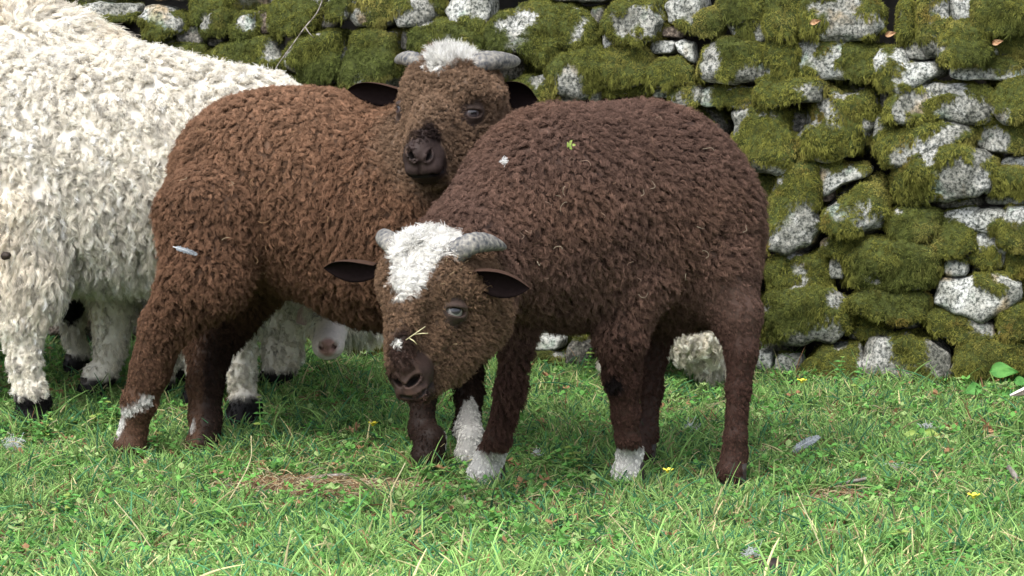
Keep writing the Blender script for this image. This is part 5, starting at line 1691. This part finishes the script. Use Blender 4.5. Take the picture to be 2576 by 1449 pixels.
def small_things(dark, warm, nearw):
    stalk(555, 1285, 632, 1096, M_STALK, "thin pale grass stalk bending right above the left foreground grass", 0.0014, sag=0.02)
    stalk(957, 1285, 1020, 1164, M_STALK, "straight straw coloured stalk leaning right below the lowered muzzle", 0.0016)
    stalk(400, 1392, 288, 1258, M_STALK, "pale stalk leaning left near the bottom left of the meadow", 0.0013)
    stalk(880, 1440, 905, 1275, M_GREENSTALK, "green seed stalk standing left of centre in the foreground", 0.0012)
    stalk(1830, 1445, 1868, 1290, M_GREENSTALK, "green stalk standing in the foreground below the dark hind leg", 0.0012)
    stalk(2090, 1440, 2005, 1240, M_STALK, "long straw stalk leaning left in the right foreground", 0.0012)
    stalk(2330, 1440, 2345, 1240, M_GREENSTALK, "tall green stalk in the right foreground beside the yellow flower", 0.0012)
    stalk(1640, 1430, 1530, 1290, M_STALK, "straw stalk leaning left in the foreground under the white forefeet", 0.0012)
    stalk(250, 1360, 420, 1330, M_STALK, "broken straw lying flat in the left foreground", 0.0013)
    stalk(2080, 1113, 2245, 1118, M_STALK, "long pale straw lying on the grass right of the grey feather", 0.0013)
    stalk(2330, 1165, 2470, 1172, M_TWIG, "dark thin twig lying on the right of the meadow", 0.0016, name="twig", cat="twig")
    stalk(1180, 1290, 1168, 1245, M_TWIG, "short dark stub sticking up below the white forefoot", 0.0022, name="twig", cat="twig")
    o, _ = stalk(2568, 1215, 2535, 1172, M_TWIG, "thick pale barked stick at the right edge of the meadow", 0.0065, name="stick", cat="stick")
    stalk(2060, 1222, 2180, 1246, M_TWIG, "weathered brown stick half buried right of the dark sheep", 0.0045, name="stick", cat="stick")
    stalk(735, 1212, 880, 1206, M_TWIG, "flat brown stick on the bare patch under the two brown sheep", 0.0040, name="stick", cat="stick")
    flower(2022, 1075, 2017, 962, "yellow flower on a tall stem near the foot of the wall")
    flower(1682, 1240, 1680, 1188, "yellow flower just right of the white forefoot of the dark sheep")
    flower(2452, 1385, 2449, 1252, "yellow flower in the right foreground")
    flower(935, 1120, 938, 1070, "yellow flower between the brown sheep's front and hind legs")
    feather("feather", gp(2022, 1150) + np.array([0, 0, 0.030]), (0.80, 0.15, 0.42), (0.1, -0.8, 0.6), 0.058, 0.009, "downy grey feather caught upright in the grass right of the dark hind leg")
    s = warm.surf(480, 641)
    n = warm.grad(s[None])[0]
    feather("feather", s + n * 0.024, (0.92, 0, -0.30), n, 0.040, 0.0045, "small pale blue grey feather stuck to the warm brown sheep's thigh")
    s = dark.surf(1275, 437); n = dark.grad(s[None])[0]
    fluff(s + n * 0.028, 0.007, "white fluff on the dark sheep's shoulder", 1, n=40, group=None)
    s = dark.surf(1428, 390); n = dark.grad(s[None])[0]
    c = s + n * 0.028
    root = empty("plant_sprig", c, "small green leafy sprig caught in the wool on the dark sheep's side", "sprig")
    for k in range(7):
        a = k * 0.9
        leaf_geo(c + 0.003 * np.array([math.cos(a * 2), 0, math.sin(a * 2)]), (math.cos(a), -0.3, math.sin(a)), (0, -1, 0.2), 0.0055, 0.0017, M_YLEAF, root)
    s = dark.surf(1030, 848); n = dark.grad(s[None])[0]; c = s + n * 0.010
    root = empty("straw_sprig", c, "yellow straw sprig lying across the dark sheep's nose", "straw")
    for (a, b_) in (((-0.012, -0.006), (0.016, 0.014)), ((0.0, 0.002), (0.020, 0.004)), ((-0.008, -0.003), (0.004, -0.012))):
        p0, p1 = c + np.array([a[0], 0, a[1]]), c + np.array([b_[0], -0.003, b_[1]])
        tube("straw", [p0, (p0 + p1) / 2 + np.array([0.001, -0.002, 0.001]), p1], [0.0009, 0.0008, 0.0006], M_STALK, root, seg=6)
    s = nearw.surf(28, 645); n = nearw.grad(s[None])[0]
    lump("dropping", s + n * 0.03, (0.009, 0.006, 0.007), M_DROP, "dark dried dropping stuck in the near white sheep's fleece", "dropping", 3)
    for i, (u, v, rr, lb) in enumerate([(35, 1140, 0.022, "pale wool tuft in the grass at the left edge"), (1740, 1100, 0.018, "pale wool tuft in the grass between the dark sheep's legs"),
                    (2262, 1200, 0.022, "grey wool tuft lying in the middle of the right meadow"), (2332, 1100, 0.018, "white wool tuft beside the yellowing leaf"),
                    (1350, 1165, 0.012, "small wool tuft right of the white forefoot"), (1888, 1432, 0.018, "wool tuft at the bottom edge beside the dark dropping")]):
        fluff(gp(u, v) + np.array([0, 0, 0.022]), rr * 0.75, lb, 60 + i, (0.55, 0.58, 0.58), 70)
    lump("dropping", gp(1940, 1448) + np.array([0, 0, 0.014]), (0.019, 0.014, 0.013), M_DROP, "dark lumpy dropping at the bottom edge of the meadow", "dropping", 9)
    for i, (u, v, lb) in enumerate([(490, 1300, "brown withered clover head in the left foreground"), (890, 1110, "brown withered clover head beside the yellow flower"), (835, 1095, "small rusty withered clover head near the white hind foot"),
                    (1885, 1345, "brown withered clover head under the dark hind foot"), (2480, 1105, "rusty withered clover head near the right edge"), (2395, 1100, "pale brown withered clover head right of the white tuft")]):
        c = gp(u, v) + np.array([0, 0, 0.020])
        root = empty("withered_clover", c, lb, "withered clover", "withered clover heads in the meadow")
        rr = np.random.default_rng(80 + i)
        lump_o = lump("flower_head", c, (0.007, 0.006, 0.006), M_BROWNHEAD, None, None, i); lump_o.parent = root; lump_o.matrix_parent_inverse = parent_inv(root)
        for k in range(9):
            d = norm(rr.normal(size=3) + np.array([0, 0, 0.2]))
            leaf_geo(c + d * 0.004, d, (d[1], -1, d[0]), 0.012, 0.0032, M_BROWNHEAD, root, "petal")
    # broad leaved plant at the wall foot
    c = gp(2515, 1010)
    root = empty("broad_leaf_plant", c, "bright green broad leaved plant growing at the foot of the wall on the right", "plant")
    _, _, d = project(c)
    for (u, v, dx, dz, L, Wd) in ((2490, 935, 0.9, 0.15, 0.052, 0.019), (2470, 975, -0.8, -0.1, 0.036, 0.014), (2520, 985, 0.7, -0.4, 0.036, 0.014), (2550, 960, 0.9, 0.1, 0.030, 0.011), (2465, 1000, -0.5, -0.5, 0.030, 0.012), (2500, 1005, 0.2, -0.6, 0.03, 0.012)):
        b_ = P(u, v, d)
        tube("stem", [c, (c + b_) / 2 + np.array([0, 0, 0.01]), b_], [0.0014, 0.0012, 0.001], M_GREENSTALK, root, seg=6)
        leaf_geo(b_, (dx, -0.25, dz), (0, -0.8, 0.6), L, Wd, M_LEAF, root)
    c = gp(2330, 1125); _, _, d = project(c)
    root = empty("yellowing_plant", c, "small plant with a yellow green leaf in the right meadow", "plant")
    for (u, v, dx, dz) in ((2325, 1085, 0.9, -0.25), (2315, 1095, -0.7, 0.1)):
        b_ = P(u, v, d); tube("stem", [c, b_], [0.001, 0.0008], M_GREENSTALK, root, seg=6)
        leaf_geo(b_, (dx, -0.2, dz), (0, -0.7, 0.7), 0.036, 0.009, M_YLEAF, root)
    # leafy herbs standing out of the turf
    r = np.random.default_rng(90)
    herbs = [(265, 1080, 1005, "feathery green herb left of the white marked hind foot"), (360, 1135, 1070, "leafy green herb in front of the white marked hind foot"), (130, 1110, 1040, "slim leafy herb in front of the near white sheep's foot"),
             (660, 1140, 1000, "tall thin herb just right of the white sheep's black forefoot"), (235, 1085, 1045, "small round leaved herb beside the feathery one"), (1445, 1180, 1120, "slim herb between the dark sheep's forefeet"),
             (2110, 1000, 900, "leafy climbing weed against the wall foot"), (2170, 1010, 930, "bushy weed against the wall foot right of the climbing one"), (1480, 960, 880, "weed at the wall foot seen under the dark sheep's belly"),
             (180, 1300, 1240, "bushy chickweed clump in the left foreground"), (1230, 1330, 1290, "bushy herb in the centre foreground"), (2270, 1420, 1330, "branching herb in the right foreground")]
    for (u, v0, v1, lb) in herbs:
        a = gp(u, v0 + 10); _, _, d = project(a); b_ = P(u + r.uniform(-12, 12), v1, d)
        root = empty("wild_herb", a, lb, "herb", "leafy herbs standing out of the turf")
        H = b_[2] - a[2]
        for q in range(1 if H > 0.07 else 3):
            e = b_ + (np.array([r.normal() * 0.02, r.normal() * 0.01, -0.2 * H * q]) if q else 0)
            c = spline(np.array([a, (a + e) / 2 + np.array([r.normal() * 0.006, 0, 0.002]), e]), 12)
            tube("stem", c, np.linspace(0.0011, 0.0006, 12), M_GREENSTALK, root, seg=6)
            for k in range(2, 12):
                for sg in (-1, 1):
                    az = k * 1.57 + (0 if sg > 0 else math.pi) + r.normal() * 0.3
                    dv = np.array([math.cos(az), math.sin(az) * 0.8, 0.35])
                    leaf_geo(c[k], dv, (0, -0.3, 1), r.uniform(0.007, 0.014), r.uniform(0.0024, 0.005), M_LEAF if r.uniform() < 0.75 else M_YLEAF, root)
    # wiry dead stem hanging down the face of the wall
    pts = []
    for (x, y, o_) in ((1262, -20, 0.08), (1232, 45, 0.075), (1195, 100, 0.09), (1150, 170, 0.10), (1105, 240, 0.11), (1072, 300, 0.10)):
        s, z = wall_sz(x, y); pts.append(wall_xyz(s, z, o_))
    c = spline(np.array(pts), 24)
    root = empty("hanging_bramble", c[-1], "thin grey wiry bramble hanging down the mossy wall left of the upper horned head", "bramble")
    tube("stem", c, np.linspace(0.0015, 0.0009, 24), M_TWIG, root, seg=6)
    tube("side_shoot", [c[9], c[9] + np.array([0.008, -0.004, -0.012]), c[9] + np.array([0.018, -0.004, -0.022])], [0.0013, 0.0012, 0.0008], M_TWIG, root, seg=6)
    # dead leaves lodged in the wall
    for i, (x, y, lb) in enumerate([(3340, 130, "curled brown dead leaf lodged in the dark gap of the wall"), (3735, 160, "small tan dead leaf on the mossy stones near the top right"), (3062, 85, "rusty dead leaf on the moss beside the white block")]):
        s, z = wall_sz(x, y); c = wall_xyz(s, z, 0.085)
        root_o = leaf_geo(c, (0.8, -0.2, 0.3), (0.1, -1, 0.3), 0.022, 0.006, M_BROWNHEAD, None, "dead_leaf", 0.8)
        tag(root_o, lb, "dead leaf", "dead leaves on the wall")

ground()
build_wall(); print("T wall", time.time() - T0)
_, DK = dark_sheep()
_, WM = warm_sheep()
_, NW = white_sheep(near_white, "nearest white curly sheep at the left edge with a dropping in its fleece", 21, G(90, 1088), ns=16)
white_sheep(far_white, "white sheep behind the nearest one, with a round black knee patch", 22, G(240, 1012), dens=9000, ns=13, tan=0.65)
white_sheep(pink_nose, "white sheep with a pink nose peering out under the warm brown sheep's belly", 23, G(700, 990), dens=8000, ns=12)
white_sheep(behind_dark, "white sheep mostly hidden behind the dark sheep, one woolly hind leg showing", 24, G(1790, 965), dens=7000, ns=12)
white_sheep(right_edge, "white sheep grazing beyond the right edge, only its pale ear tip showing", 25, G(2800, 1060), dens=6000, ns=10)
print("T sheep", time.time() - T0)
turf(); clover()
small_things(DK, WM, NW)
print("T all", time.time() - T0)
